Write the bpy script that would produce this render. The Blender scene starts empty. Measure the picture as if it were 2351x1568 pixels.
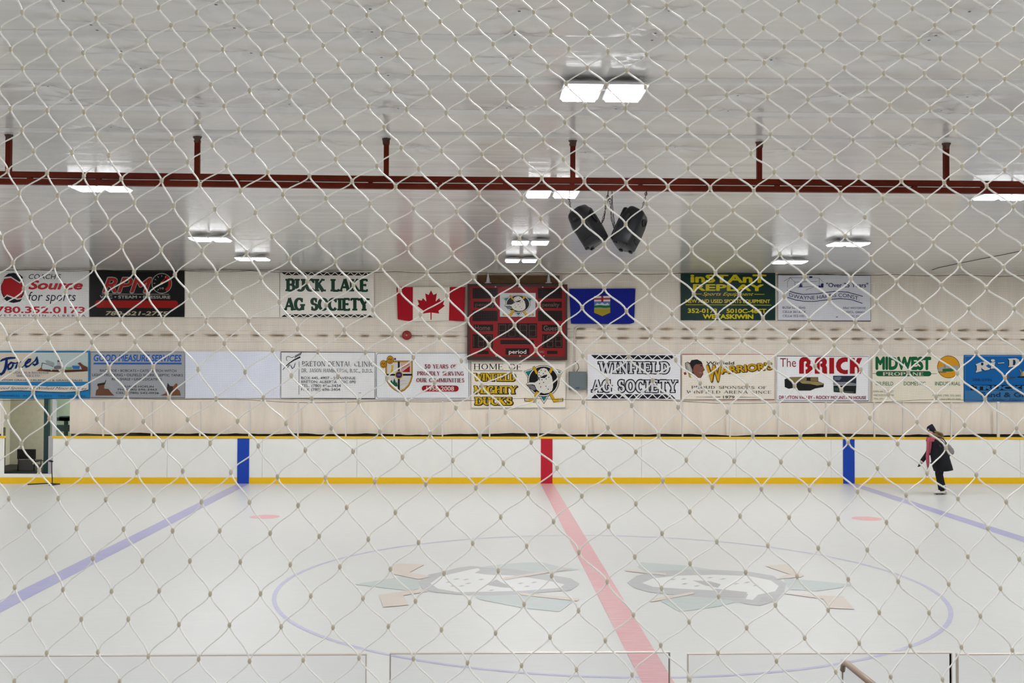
import bpy, bmesh, math, random
import numpy as np
from mathutils import Vector, Matrix
from mathutils.geometry import tessellate_polygon

S = bpy.context.scene
COL = S.collection
random.seed(7)
PI = math.pi

# ------------------------------------------------------------------ camera
F, CAM_H, YAW, PITCH, ROLL = 2520.5, 3.134, .02894, .02065, .00319   # focal length in pixels of the 2351 px frame, metres, radians
IW, IH = 2351, 1568
_r0 = Vector((math.cos(YAW), -math.sin(YAW), 0))
_f0 = Vector((math.sin(YAW), math.cos(YAW), 0))
_fw = _f0 * math.cos(PITCH) + Vector((0, 0, 1)) * math.sin(PITCH)
_up = -_f0 * math.sin(PITCH) + Vector((0, 0, 1)) * math.cos(PITCH)
_rt = _r0 * math.cos(ROLL) + _up * math.sin(ROLL)
_u2 = _up * math.cos(ROLL) - _r0 * math.sin(ROLL)
cd = bpy.data.cameras.new('camera'); cam = bpy.data.objects.new('camera', cd); COL.objects.link(cam)
cd.sensor_fit = 'HORIZONTAL'; cd.sensor_width = 36; cd.lens = F / IW * 36
cd.clip_start = .05; cd.clip_end = 300
m = Matrix((_rt, _u2, -_fw)).transposed().to_4x4(); m.translation = (0, 0, CAM_H)
cam.matrix_world = m
cd.dof.use_dof = True; cd.dof.focus_distance = 27; cd.dof.aperture_fstop = 20
S.camera = cam
S.cycles.max_bounces = 6; S.cycles.diffuse_bounces = 4; S.cycles.glossy_bounces = 3; S.cycles.transmission_bounces = 6
CAMP = Vector((0, 0, CAM_H))

def ray(px, py):
    return (_fw + _rt * ((px - IW / 2) / F) - _u2 * ((py - IH / 2) / F))
def at(px, py, Y):                      # the point of the plane y = Y seen at a pixel
    d = ray(px, py); return CAMP + d * (Y / d.y)
def atz(px, py, Z):                     # the point of the plane z = Z
    d = ray(px, py); return CAMP + d * ((Z - CAM_H) / d.z)
def ice(px, py): return atz(px, py, 0)

# ------------------------------------------------------------------ world, exposure
w = bpy.data.worlds.new('world'); S.world = w; w.use_nodes = True
w.node_tree.nodes['Background'].inputs[0].default_value = (.6, .65, .7, 1)
w.node_tree.nodes['Background'].inputs[1].default_value = .05
S.view_settings.view_transform = 'Standard'; S.view_settings.look = 'None'
S.view_settings.gamma = 1; S.view_settings.exposure = 0
S.view_settings.use_curve_mapping = False
LAMP_POWER = 103.0                       # emission strength of every ceiling panel
# ------------------------------------------------------------------ materials
def lin(c):
    if isinstance(c, str): c = [int(c[i:i + 2], 16) for i in (0, 2, 4)]
    return tuple(((v / 255) / 12.92 if v / 255 <= .04045 else ((v / 255 + .055) / 1.055) ** 2.4) for v in c) + (1,)
_mats = {}
def mat(name, col, rough=.5, spec=.4, metal=0, noise=0, nscale=8, bump=0, bscale=30, stretch=(1, 1, 1), emit=None, es=1, coat=0):
    if name in _mats: return _mats[name]
    m = bpy.data.materials.new(name); m.use_nodes = True; _mats[name] = m
    N, L = m.node_tree.nodes, m.node_tree.links
    b = N['Principled BSDF']; c = lin(col)
    b.inputs['Base Color'].default_value = c; b.inputs['Roughness'].default_value = rough
    b.inputs['Specular IOR Level'].default_value = spec; b.inputs['Metallic'].default_value = metal
    b.inputs['Coat Weight'].default_value = coat
    if emit: b.inputs['Emission Color'].default_value = lin(emit); b.inputs['Emission Strength'].default_value = es
    if noise or bump:
        tc = N.new('ShaderNodeTexCoord'); mp = N.new('ShaderNodeMapping'); mp.inputs['Scale'].default_value = stretch
        L.new(tc.outputs['Object'], mp.inputs[0])
    if noise:
        t = N.new('ShaderNodeTexNoise'); t.inputs['Scale'].default_value = nscale; t.inputs['Detail'].default_value = 5
        L.new(mp.outputs[0], t.inputs['Vector'])
        r = N.new('ShaderNodeMapRange'); r.inputs[1].default_value = .3; r.inputs[2].default_value = .7
        r.inputs[3].default_value = 1 - noise; r.inputs[4].default_value = 1 + noise
        L.new(t.outputs['Fac'], r.inputs[0])
        x = N.new('ShaderNodeMix'); x.data_type = 'RGBA'; x.blend_type = 'MULTIPLY'; x.inputs[0].default_value = 1
        x.inputs[6].default_value = c; L.new(r.outputs[0], x.inputs[7]); L.new(x.outputs[2], b.inputs['Base Color'])
    if bump:
        t = N.new('ShaderNodeTexNoise'); t.inputs['Scale'].default_value = bscale; t.inputs['Detail'].default_value = 4
        L.new(mp.outputs[0], t.inputs['Vector'])
        u = N.new('ShaderNodeBump'); u.inputs['Strength'].default_value = bump; u.inputs['Distance'].default_value = .02
        L.new(t.outputs['Fac'], u.inputs['Height']); L.new(u.outputs[0], b.inputs['Normal'])
    return m
def ink(col): return mat('ink_' + (col if isinstance(col, str) else '%02x%02x%02x' % tuple(col)), col, rough=.3, spec=.14)

# ------------------------------------------------------------------ mesh building
def tess(vs):
    return [tuple(t) for t in tessellate_polygon([[Vector(v) for v in vs]])]
class MB:
    def __init__(s): s.v = []; s.f = []; s.m = []; s.mats = []; s.smooth = []
    def mi(s, m):
        if m not in s.mats: s.mats.append(m)
        return s.mats.index(m)
    def add(s, vs, fs, m, smooth=False):
        o = len(s.v); k = s.mi(m); s.v += [tuple(x) for x in vs]
        for q in fs: s.f.append(tuple(i + o for i in q)); s.m.append(k); s.smooth.append(smooth)
        return s
    def box(s, a, b, m, R=None, c=None):
        (x0, y0, z0), (x1, y1, z1) = a, b
        vs = [Vector(p) for p in ((x0, y0, z0), (x1, y0, z0), (x1, y1, z0), (x0, y1, z0), (x0, y0, z1), (x1, y0, z1), (x1, y1, z1), (x0, y1, z1))]
        if R is not None: vs = [R @ p + c for p in vs]
        return s.add(vs, [(3, 2, 1, 0), (4, 5, 6, 7), (0, 1, 5, 4), (1, 2, 6, 5), (2, 3, 7, 6), (3, 0, 4, 7)], m)
    def tube(s, pts, r, m, n=8, cap=True, closed=False):
        pts = [Vector(p) for p in pts]; k = len(pts)
        rr = r if isinstance(r, (list, tuple)) else [r] * k
        vs = []; nrm = None
        for i, p in enumerate(pts):
            if closed: t = pts[(i + 1) % k] - pts[i - 1]
            else: t = pts[min(i + 1, k - 1)] - pts[max(i - 1, 0)]
            t.normalize()
            if nrm is None: nrm = t.orthogonal().normalized()
            else:
                nrm = nrm - t * nrm.dot(t)
                nrm = nrm.normalized() if nrm.length > 1e-6 else t.orthogonal().normalized()
            b = t.cross(nrm)
            for j in range(n):
                a = 2 * PI * j / n; vs.append(p + (nrm * math.cos(a) + b * math.sin(a)) * rr[i])
        fs = []
        for i in range(k if closed else k - 1):
            for j in range(n):
                a, c = i * n, ((i + 1) % k) * n
                fs.append((a + j, a + (j + 1) % n, c + (j + 1) % n, c + j))
        if cap and not closed: fs += [tuple(range(n))[::-1], tuple((k - 1) * n + j for j in range(n))]
        return s.add(vs, fs, m, True)
    def loft(s, rings, m, cap=True, smooth=True):
        n = len(rings[0]); vs = [p for r in rings for p in r]; fs = []
        for i in range(len(rings) - 1):
            for j in range(n): fs.append((i * n + j, i * n + (j + 1) % n, (i + 1) * n + (j + 1) % n, (i + 1) * n + j))
        if cap: fs += [tuple(range(n))[::-1], tuple((len(rings) - 1) * n + j for j in range(n))]
        return s.add(vs, fs, m, smooth)
    def ball(s, c, r, m, nu=10, nv=7, sx=1, sy=1, sz=1):
        rings = []
        for i in range(nv + 1):
            a = -PI / 2 + PI * i / nv; q = max(math.cos(a), .02)
            rings.append([Vector((c[0] + sx * r * q * math.cos(2 * PI * j / nu), c[1] + sy * r * q * math.sin(2 * PI * j / nu), c[2] + sz * r * math.sin(a))) for j in range(nu)])
        return s.loft(rings, m)
    def build(s, name, parent=None, bevel=0, kind=None, sub=0):
        me = bpy.data.meshes.new(name); me.from_pydata(s.v, [], s.f)
        for m in s.mats: me.materials.append(m)
        if len(me.polygons) == len(s.m):
            me.polygons.foreach_set('material_index', s.m); me.polygons.foreach_set('use_smooth', s.smooth)
        me.update()
        o = bpy.data.objects.new(name, me); COL.objects.link(o)
        if parent is not None:
            o.parent = parent; o.matrix_parent_inverse = Matrix.Translation(-parent.location)
        if bevel:
            b = o.modifiers.new('bevel', 'BEVEL'); b.width = bevel; b.segments = 2; b.limit_method = 'ANGLE'
        if sub:
            b = o.modifiers.new('sub', 'SUBSURF'); b.levels = sub; b.render_levels = sub
        if kind: o['kind'] = kind
        return o
def thing(name, label, cat, loc=(0, 0, 0), group=None):
    o = bpy.data.objects.new(name, None); COL.objects.link(o); o.location = loc; o.empty_display_size = .1
    return tag(o, label, cat, group)
def tag(o, label, cat, group=None):
    o['label'] = label; o['category'] = cat
    if group: o['group'] = group
    return o

def smoothstep(a, b, x):
    t = np.clip((x - a) / (b - a), 0, 1); return t * t * (3 - 2 * t)

# ------------------------------------------------------------------ lettering
_fc = {}
def font_mesh(txt, grow=0.0, shear=0.0):
    key = (txt, round(grow, 4), shear)
    if key in _fc: return _fc[key]
    c = bpy.data.curves.new('t', 'FONT'); c.body = txt; c.size = 1; c.offset = grow; c.shear = shear
    c.resolution_u = 3; c.fill_mode = 'FRONT'
    o = bpy.data.objects.new('t', c); COL.objects.link(o)
    dg = bpy.context.evaluated_depsgraph_get(); me = bpy.data.meshes.new_from_object(o.evaluated_get(dg))
    vs = [(v.co.x, v.co.y) for v in me.vertices]; fs = [tuple(p.vertices) for p in me.polygons]
    bpy.data.objects.remove(o); bpy.data.curves.remove(c); bpy.data.meshes.remove(me)
    _fc[key] = (vs, fs); return vs, fs
def cap_h():
    v, _ = font_mesh('H'); return max(y for x, y in v)

def arc(cx, cy, rx, ry, a0, a1, n=9):
    return [(cx + rx * math.cos(math.radians(a0 + (a1 - a0) * i / (n - 1))), cy + ry * math.sin(math.radians(a0 + (a1 - a0) * i / (n - 1)))) for i in range(n)]
# stroke letters: width, strokes = (points, weight 'a' by direction / 'T' thick / 't' thin, serif at start, serif at end); serif h = foot, v = arm tick
SK = {
 'A': (.86, [([(.08, 0), (.43, 1)], 't', 'h', ''), ([(.43, 1), (.78, 0)], 'T', '', 'h'), ([(.2, .34), (.66, .34)], 't', '', '')]),
 'B': (.74, [([(.14, 0), (.14, 1)], 'T', 'h', 'h'), ([(.14, .95), (.4, .95)] + arc(.4, .74, .2, .21, 90, -90) + [(.14, .53)], 'a', '', ''), ([(.14, .53), (.42, .53)] + arc(.42, .29, .23, .24, 90, -90) + [(.14, .05)], 'a', '', '')]),
 'C': (.78, [(arc(.42, .5, .33, .45, 40, 320, 17), 'a', 'v', '')]),
 'D': (.82, [([(.14, 0), (.14, 1)], 'T', 'h', 'h'), ([(.14, .95), (.36, .95)] + arc(.36, .5, .35, .45, 90, -90, 13) + [(.14, .05)], 'a', '', '')]),
 'E': (.7, [([(.14, 0), (.14, 1)], 'T', 'h', 'h'), ([(.14, .95), (.6, .95)], 't', '', 'v'), ([(.14, .52), (.48, .52)], 't', '', 'w'), ([(.14, .05), (.62, .05)], 't', '', 'u')]),
 'F': (.66, [([(.14, 0), (.14, 1)], 'T', 'h', 'h'), ([(.14, .95), (.58, .95)], 't', '', 'v'), ([(.14, .5), (.46, .5)], 't', '', 'w')]),
 'G': (.84, [(arc(.42, .5, .33, .45, 40, 330, 17), 'a', 'v', ''), ([(.72, .02), (.72, .44)], 'T', '', 'h')]),
 'H': (.88, [([(.16, 0), (.16, 1)], 'T', 'h', 'h'), ([(.72, 0), (.72, 1)], 'T', 'h', 'h'), ([(.16, .52), (.72, .52)], 't', '', '')]),
 'I': (.4, [([(.2, 0), (.2, 1)], 'T', 'h', 'h')]),
 'J': (.56, [([(.36, 1), (.36, .25)] + arc(.2, .22, .16, .2, 0, -170, 7), 'a', 'h', '')]),
 'K': (.82, [([(.14, 0), (.14, 1)], 'T', 'h', 'h'), ([(.66, 1), (.16, .42)], 't', 'h', ''), ([(.3, .56), (.7, 0)], 'T', '', 'h')]),
 'L': (.68, [([(.14, 0), (.14, 1)], 'T', 'h', 'h'), ([(.14, .05), (.6, .05)], 't', '', 'u')]),
 'M': (1.04, [([(.14, 0), (.14, 1)], 't', 'h', 'h'), ([(.14, 1), (.52, .1)], 'T', '', ''), ([(.52, .1), (.9, 1)], 't', '', ''), ([(.9, 0), (.9, 1)], 'T', 'h', 'h')]),
 'N': (.9, [([(.14, 0), (.14, 1)], 't', 'h', 'h'), ([(.14, 1), (.76, 0)], 'T', '', ''), ([(.76, 0), (.76, 1)], 't', '', 'h')]),
 'O': (.86, [(arc(.43, .5, .34, .45, 90, 450, 21), 'a', '', '')]),
 'P': (.7, [([(.14, 0), (.14, 1)], 'T', 'h', 'h'), ([(.14, .95), (.4, .95)] + arc(.4, .72, .22, .23, 90, -90) + [(.14, .49)], 'a', '', '')]),
 'R': (.8, [([(.14, 0), (.14, 1)], 'T', 'h', 'h'), ([(.14, .95), (.4, .95)] + arc(.4, .73, .21, .22, 90, -90) + [(.14, .51)], 'a', '', ''), ([(.36, .51), (.68, 0)], 'T', '', 'h')]),
 'S': (.66, [(arc(.33, .73, .2, .22, 30, 270, 11) + arc(.33, .28, .22, .23, 90, -150, 11)[1:], 'a', 'v', 'u')]),
 'T': (.76, [([(.38, 0), (.38, .95)], 'T', 'h', ''), ([(.06, .95), (.7, .95)], 't', 'v', 'v')]),
 'U': (.86, [([(.16, 1), (.16, .32)] + arc(.43, .32, .27, .27, 180, 360, 9) + [(.7, 1)], 'a', 'h', 'h')]),
 'V': (.84, [([(.08, 1), (.42, 0)], 'T', 'h', ''), ([(.42, 0), (.76, 1)], 't', '', 'h')]),
 'W': (1.14, [([(.08, 1), (.34, 0)], 'T', 'h', ''), ([(.34, 0), (.57, .9)], 't', '', ''), ([(.57, .9), (.8, 0)], 'T', '', ''), ([(.8, 0), (1.06, 1)], 't', '', 'h')]),
 'Y': (.82, [([(.41, .48), (.41, 0)], 'T', '', 'h'), ([(.08, 1), (.41, .46)], 'T', 'h', ''), ([(.41, .46), (.74, 1)], 't', '', 'h')]),
}
def sk_polys(txt, thick=.2, thin=.1, sl=.07, sh=.06, grow=0, track=.06):
    """convex polygons of a line of stroke letters, cap height 1; returns polys, total width"""
    out = []; x = 0
    for ch in txt:
        if ch == ' ': x += .55; continue
        if ch not in SK:
            vs, fs = font_mesh(ch, .018); k = 1 / cap_h()
            if not vs: continue
            xs = [v[0] for v in vs]; x0 = min(xs)
            if ch in "'’": pass
            for f_ in fs: out.append([((vs[i][0] - x0) * k + x + .05, vs[i][1] * k) for i in f_])
            x += (max(xs) - x0) * k + .1 + track; continue
        wd, strokes = SK[ch]
        for pts, wt, sa, sb in strokes:
            n = len(pts); L = []; R = []; closed = n > 3 and math.dist(pts[0], pts[-1]) < 1e-6
            ws = []
            for i in range(n):
                a = pts[i - 1] if i > 0 else (pts[-2] if closed else pts[0]); b = pts[i + 1] if i < n - 1 else (pts[1] if closed else pts[-1])
                dx, dy = b[0] - a[0], b[1] - a[1]; l = math.hypot(dx, dy) or 1; dx /= l; dy /= l
                th = thick if wt == 'T' else thin if wt == 't' else thin + (thick - thin) * abs(dy) ** 1.3
                th = th / 2 + grow; ws.append(th)
                L.append((x + pts[i][0] - dy * th, pts[i][1] + dx * th)); R.append((x + pts[i][0] + dy * th, pts[i][1] - dx * th))
            for i in range(n - 1): out.append([L[i], L[i + 1], R[i + 1], R[i]])
            for k, fl in ((0, sa), (-1, sb)):
                if not fl: continue
                px, py = pts[k]; px += x
                if fl == 'h':
                    y0, y1 = (0, sh) if py < .3 else (1 - sh, 1)
                    if .3 < py < .8: y0, y1 = py - sh / 2, py + sh / 2
                    hw = ws[k] - grow + sl
                    out.append([(px - hw - grow, y0 - grow), (px + hw + grow, y0 - grow), (px + hw + grow, y1 + grow), (px - hw - grow, y1 + grow)])
                else:
                    q = {'v': (1 - sl * 2.6, 1), 'u': (0, sl * 2.6), 'w': (py - sl * 1.3, py + sl * 1.3)}[fl]
                    if fl == 'v' and ch in 'CGS': q = (.66, 1)
                    if fl == 'u' and ch == 'S': q = (0, .32)
                    hw = max(sh, thin * .55)
                    out.append([(px - hw / 2 - grow, q[0] - grow), (px + hw / 2 + grow, q[0] - grow), (px + hw / 2 + grow, q[1] + grow), (px - hw / 2 - grow, q[1] + grow)])
        x += wd + track
    return out, x - track

# ------------------------------------------------------------------ flat signs, drawn in layers a fraction of a millimetre apart
class Sign:
    def __init__(s, name, label, cat, rect, col, Y, group=None, depth=.012, rough=.3, flip=None, outline=None, warp=None, root=None, panel='panel', back=None):
        s.Y = Y; s.parts = {}; s.k = 0
        x0, y0, x1, y1 = rect; s.rect = rect
        c = at((x0 + x1) / 2, y1, Y)
        s.root = root or thing(name, label, cat, c, group)
        pts = outline or [(x0, y0), (x1, y0), (x1, y1), (x0, y1)]
        if col is not None:
            b = MB(); fr = [at(px, py, Y) for px, py in pts]; bk = [p + Vector((0, depth, 0)) for p in fr]; n = len(fr)
            bright = tuple(min(250, int(int(col[i:i + 2], 16) * 1.09)) for i in (0, 2, 4)) if int(col[:2], 16) > 190 else col   # clean white sheet
            mm = mat('sheet_' + col, bright, rough=rough, spec=.16, noise=.025, nscale=3, bump=.05, bscale=1.5)
            b.add(fr + bk, [tuple(range(n))[::-1], tuple(range(n, 2 * n))] + [(i, (i + 1) % n, n + (i + 1) % n, n + i) for i in range(n)], mm)
            s.panel = b.build(panel, s.root)
    def _mb(s, part):
        if part not in s.parts: s.parts[part] = MB()
        return s.parts[part]
    def _y(s): return s.Y - .0016 - .0007 * s.k
    def layer(s): s.k += 1; return s
    def poly(s, pts, col, part='emblem', m=None):
        Y = s._y(); mm = m or ink(col)
        vs = [at(px, py, Y) for px, py in pts]
        s._mb(part).add(vs, tess(vs), mm); s.k += 1; return s
    def polys(s, L, col, part='lettering', lift=None):
        Y = s._y(); b = s._mb(part); mm = ink(col)
        for i, pts in enumerate(L): b.add([at(px, py, Y - 4e-5 * (lift[i] if lift else i % 12)) for px, py in pts], [tuple(range(len(pts)))], mm)
        s.k += 1; return s
    def rect_(s, x0, y0, x1, y1, col, part='emblem', tilt=0): return s.poly([(x0, y0), (x1, y0 + tilt), (x1, y1 + tilt), (x0, y1)], col, part)
    def ell(s, cx, cy, rx, ry, col, part='emblem', a0=0, a1=360, n=28):
        return s.poly(arc(cx, cy, rx, ry, a0, a1, n)[:-1 if a1 - a0 == 360 else None], col, part)
    def line(s, pts, wd, col, part='lettering', closed=False):
        n = len(pts); L = []; R = []; ww = wd if isinstance(wd, (list, tuple)) else [wd] * n
        for i in range(n):
            a = pts[i - 1] if (i > 0 or closed) else pts[0]; b = pts[(i + 1) % n] if (i < n - 1 or closed) else pts[-1]
            dx, dy = b[0] - a[0], b[1] - a[1]; l = math.hypot(dx, dy) or 1; dx /= l; dy /= l
            k = ww[i] / 2
            if 0 < i < n - 1 or closed:
                p = pts[i - 1]; d1 = Vector((pts[i][0] - p[0], pts[i][1] - p[1])); 
                if d1.length > 0: k /= max(.5, abs(d1.normalized().dot(Vector((dx, dy)))))
            L.append((pts[i][0] - dy * k, pts[i][1] + dx * k)); R.append((pts[i][0] + dy * k, pts[i][1] - dx * k))
        q = [[L[i], L[(i + 1) % n], R[(i + 1) % n], R[i]] for i in range(n if closed else n - 1)]
        return s.polys(q, col, part)
    def text(s, txt, x0, x1, yc, yb, col, bold=0, shear=0, font='sans', part='lettering', warp=None, tilt=None, **kw):
        """lettering from x0 to x1, capitals from row yc (top) down to the baseline row yb"""
        if font == 'sans':
            vs, fs = font_mesh(txt, 0, shear); k = cap_h()
            xs = [v[0] for v in vs]; a, b = min(xs), max(xs)
            a, b = a - max(bold, 0), b + max(bold, 0)
            D8 = [(0, 0)] + ([(bold * math.cos(t * PI / 4), bold * math.sin(t * PI / 4)) for t in range(8)] if bold > .004 else [])   # heavier weights: the outline swept round a small circle
            polys = []; lift = []
            for n_, (dx, dy) in enumerate(D8):
                P = [((v[0] + dx - a) / (b - a), (v[1] + dy) / k) for v in vs]
                for f_ in fs: polys.append([P[i] for i in f_]); lift.append(n_)
        else:
            lift = None; pl, wd = sk_polys(txt, **kw); pl0, _ = sk_polys(txt, **{**kw, 'grow': 0})
            a, b = 0, wd
            polys = [[((p[0] - a) / (b - a) + shear * p[1], p[1]) for p in q] for q in pl]
        T = tilt if tilt is not None else .0045 * (x1 - x0)
        out = []
        for q in polys:
            r = []
            for u, v in q:
                px, py = x0 + u * (x1 - x0), yb + (yc - yb) * v + T * u
                if warp: px, py = warp(px, py)
                r.append((px, py))
            out.append(r)
        return s.polys(out, col, part, lift)
    def frame(s, x0, y0, x1, y1, wd, col, part='border', cut=0, tilt=0):
        if cut: pts = [(x0 + cut, y0), (x1 - cut, y0 + tilt), (x1, y0 + cut + tilt), (x1, y1 - cut + tilt), (x1 - cut, y1 + tilt), (x0 + cut, y1), (x0, y1 - cut), (x0, y0 + cut)]
        else: pts = [(x0, y0), (x1, y0 + tilt), (x1, y1 + tilt), (x0, y1)]
        return s.line(pts, wd, col, part, closed=True)
    def done(s):
        for p, b in s.parts.items(): b.build(p.split('#')[0], s.root)
        return s.root
# ------------------------------------------------------------------ the rink: dimensions in metres
XC, XL, XR, DC, DB = 1.764, -6.153, 9.818, 15.586, 28.883     # centre line, blue lines, centre spot, far boards
CEIL = 5.625; WY = DB + .42; BT = 1.205                        # ceiling, far wall, board height
X0, X1, YN = -21, 25, -5
SY = WY - .05                                                   # plane of the signs

def mask_noise(N, L, scale=(1, 14, 1), s=2.2):
    tc = N.new('ShaderNodeTexCoord'); mp = N.new('ShaderNodeMapping'); mp.inputs['Scale'].default_value = scale
    L.new(tc.outputs['Object'], mp.inputs[0])
    t = N.new('ShaderNodeTexNoise'); t.inputs['Scale'].default_value = s; t.inputs['Detail'].default_value = 8; t.inputs['Roughness'].default_value = .65
    L.new(mp.outputs[0], t.inputs['Vector']); return t
ICE = (214, 215, 211)
def ice_mat(name, col, wear=.35):
    m = bpy.data.materials.new(name); m.use_nodes = True; N, L = m.node_tree.nodes, m.node_tree.links
    b = N['Principled BSDF']; b.inputs['Roughness'].default_value = .2; b.inputs['Specular IOR Level'].default_value = .32
    t = mask_noise(N, L); r = N.new('ShaderNodeMapRange'); r.inputs[1].default_value = .3; r.inputs[2].default_value = .75
    r.inputs[3].default_value = 0; r.inputs[4].default_value = wear * 2; L.new(t.outputs['Fac'], r.inputs[0])
    x = N.new('ShaderNodeMix'); x.data_type = 'RGBA'; x.inputs[6].default_value = lin(col); x.inputs[7].default_value = lin((218, 220, 217) if col != ICE else (194, 196, 196))
    L.new(r.outputs[0], x.inputs[0]); L.new(x.outputs[2], b.inputs['Base Color'])
    t2 = mask_noise(N, L, (1.2, 30, 1), 5); u = N.new('ShaderNodeBump'); u.inputs['Strength'].default_value = .25; u.inputs['Distance'].default_value = .01
    L.new(t2.outputs['Fac'], u.inputs['Height']); L.new(u.outputs[0], b.inputs['Normal'])
    r2 = N.new('ShaderNodeMapRange'); r2.inputs[3].default_value = .22; r2.inputs[4].default_value = .42; L.new(t.outputs['Fac'], r2.inputs[0]); L.new(r2.outputs[0], b.inputs['Roughness'])
    return m
M_ICE = ice_mat('ice', ICE, .12)
fl = MB().add([(X0, YN, 0), (X1, YN, 0), (X1, WY + .3, 0), (X0, WY + .3, 0)], [(0, 1, 2, 3)], M_ICE).build('floor', kind='structure')

def paint(name, polys, m, z):
    b = MB()
    for pts in polys:
        vs = [(p[0], p[1], z) for p in pts]; b.add(vs, tess(vs), m)
    return b.build(name, fl)
M_RED, M_BLUE, M_CIRC = ice_mat('ice_red', (218, 136, 144), .4), ice_mat('ice_blue', (154, 152, 200), .26), ice_mat('ice_circle', (172, 171, 208), .35)
M_DOT = ice_mat('ice_dot', (226, 150, 155), .3)
yN = 2.75
o = paint('centre_line', [[(XC - .16, yN), (XC + .16, yN), (XC + .16, DB), (XC - .16, DB)]], M_RED, .003)
o['label'] = 'wide worn red centre line in the ice'
for x in (XL, XR): paint('blue_line', [[(x - .155, yN), (x + .155, yN), (x + .155, DB), (x - .155, DB)]], M_BLUE, .002)
R0 = 4.6; ring = []
for i in range(96):
    a, b = 2 * PI * i / 96, 2 * PI * (i + 1) / 96
    ring.append([(XC + r * math.cos(t), DC + r * math.sin(t)) for r, t in ((R0, a), (R0, b), (R0 - .06, b), (R0 - .06, a))])
paint('centre_circle', ring, M_CIRC, .002)
for px, py in ((608, 1186.5), (1990, 1190.5)):
    c = ice(px, py); paint('faceoff_spot', [[(c.x + .3 * math.cos(2 * PI * i / 28), c.y + .3 * math.sin(2 * PI * i / 28)) for i in range(28)]], M_DOT, .002)
# the two faded team emblems lying on their sides, one each side of the centre line
G_, T_, O_, W_, D_ = (ice_mat('ice_' + n, c, .3) for n, c in (('grey', (166, 168, 169)), ('teal', (175, 188, 184)), ('tan', (206, 190, 174)), ('white', (222, 223, 220)), ('dark', (158, 158, 160))))
def emblem(sets):
    out = MB(); z = .0032
    for m, polys in sets:
        for pts in polys:
            vs = [(ice(*p).x, ice(*p).y, z) for p in pts]; out.add(vs, tess(vs), m); z += .0002
    o = out.build('team_emblem', fl); o['label'] = 'faded grey, teal and tan team emblem under the ice'
dash = lambda x, y, l=16, h=3: [(x - l / 2, y + 1), (x, y - h / 2), (x + l / 2, y - 1), (x, y + h / 2)]
emblem([(T_, [[(1098, 1303), (1140, 1297), (1200, 1292), (1242, 1291), (1292, 1303), (1330, 1308), (1250, 1317), (1150, 1314)], [(1080, 1362), (1150, 1362), (1230, 1362), (1318, 1380), (1284, 1405), (1200, 1396), (1100, 1377)], [(812, 1342), (916, 1325), (962, 1331), (962, 1352), (940, 1357)]]),
        (G_, [[(960, 1336), (985, 1319), (1020, 1312), (1050, 1304), (1080, 1300), (1098, 1301), (1120, 1304), (1180, 1307), (1250, 1318), (1310, 1328), (1331, 1341), (1310, 1356), (1240, 1361), (1180, 1366), (1120, 1368), (1050, 1365), (1000, 1361), (970, 1353)]]),
        (W_, [[(988, 1340), (1010, 1324), (1050, 1315), (1080, 1308), (1098, 1305), (1102, 1309), (1090, 1316), (1120, 1320), (1180, 1322), (1250, 1332), (1296, 1342), (1285, 1350), (1200, 1357), (1120, 1359), (1050, 1360), (1005, 1352)]]),
        (D_, [[(1114, 1343), (1140, 1331), (1152, 1338), (1182, 1351), (1150, 1349)]] + [dash(x, y) for x, y in ((1030, 1337), (1048, 1330), (1070, 1331), (1075, 1340), (1060, 1346), (1040, 1346), (1105, 1331), (1195, 1340), (1210, 1347), (1128, 1356), (1226, 1338))]),
        (O_, [[(898, 1312), (903, 1297), (918, 1294), (974, 1297), (940, 1315), (990, 1324), (962, 1331), (904, 1319)], [(870, 1367), (932, 1357), (980, 1354), (982, 1359), (926, 1368), (938, 1390), (880, 1395)], [(1150, 1328), (1300, 1305), (1306, 1308), (1160, 1332)], [(1190, 1361), (1330, 1375), (1326, 1381), (1196, 1367)]])])
emblem([(T_, [[(1464, 1303), (1472, 1291), (1580, 1299), (1640, 1309), (1600, 1318), (1530, 1320), (1480, 1312)], [(1516, 1380), (1560, 1405), (1650, 1393), (1700, 1380), (1600, 1366), (1530, 1370)], [(1798, 1328), (1850, 1332), (1956, 1342), (1956, 1346), (1880, 1357), (1810, 1354)]]),
        (G_, [[(1440, 1338), (1462, 1322), (1510, 1311), (1580, 1308), (1650, 1309), (1720, 1313), (1775, 1322), (1805, 1340), (1800, 1362), (1782, 1380), (1745, 1391), (1712, 1387), (1690, 1381), (1640, 1374), (1560, 1368), (1490, 1360), (1455, 1350)]]),
        (W_, [[(1474, 1339), (1500, 1328), (1560, 1322), (1640, 1320), (1720, 1323), (1770, 1333), (1788, 1346), (1780, 1358), (1740, 1366), (1728, 1378), (1712, 1376), (1718, 1364), (1660, 1357), (1560, 1352), (1500, 1348)]]),
        (D_, [[(1590, 1333), (1630, 1335), (1655, 1342), (1648, 1350), (1620, 1345)], [(1640, 1352), (1716, 1360), (1706, 1374), (1650, 1371)], [(1740, 1384), (1750, 1370), (1790, 1365), (1780, 1380)]] + [dash(x, y) for x, y in ((1545, 1331), (1570, 1330), (1630, 1327), (1600, 1346), (1690, 1341), (1715, 1338), (1735, 1345), (1660, 1330), (1572, 1341))]),
        (O_, [[(1756, 1300), (1802, 1296), (1846, 1322), (1838, 1326), (1775, 1331), (1812, 1319)], [(1786, 1362), (1880, 1368), (1936, 1370), (1962, 1400), (1904, 1397), (1890, 1376)], [(1434, 1308), (1530, 1317), (1528, 1322), (1436, 1312)], [(1486, 1378), (1590, 1360), (1596, 1364), (1496, 1383)]])])

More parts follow.
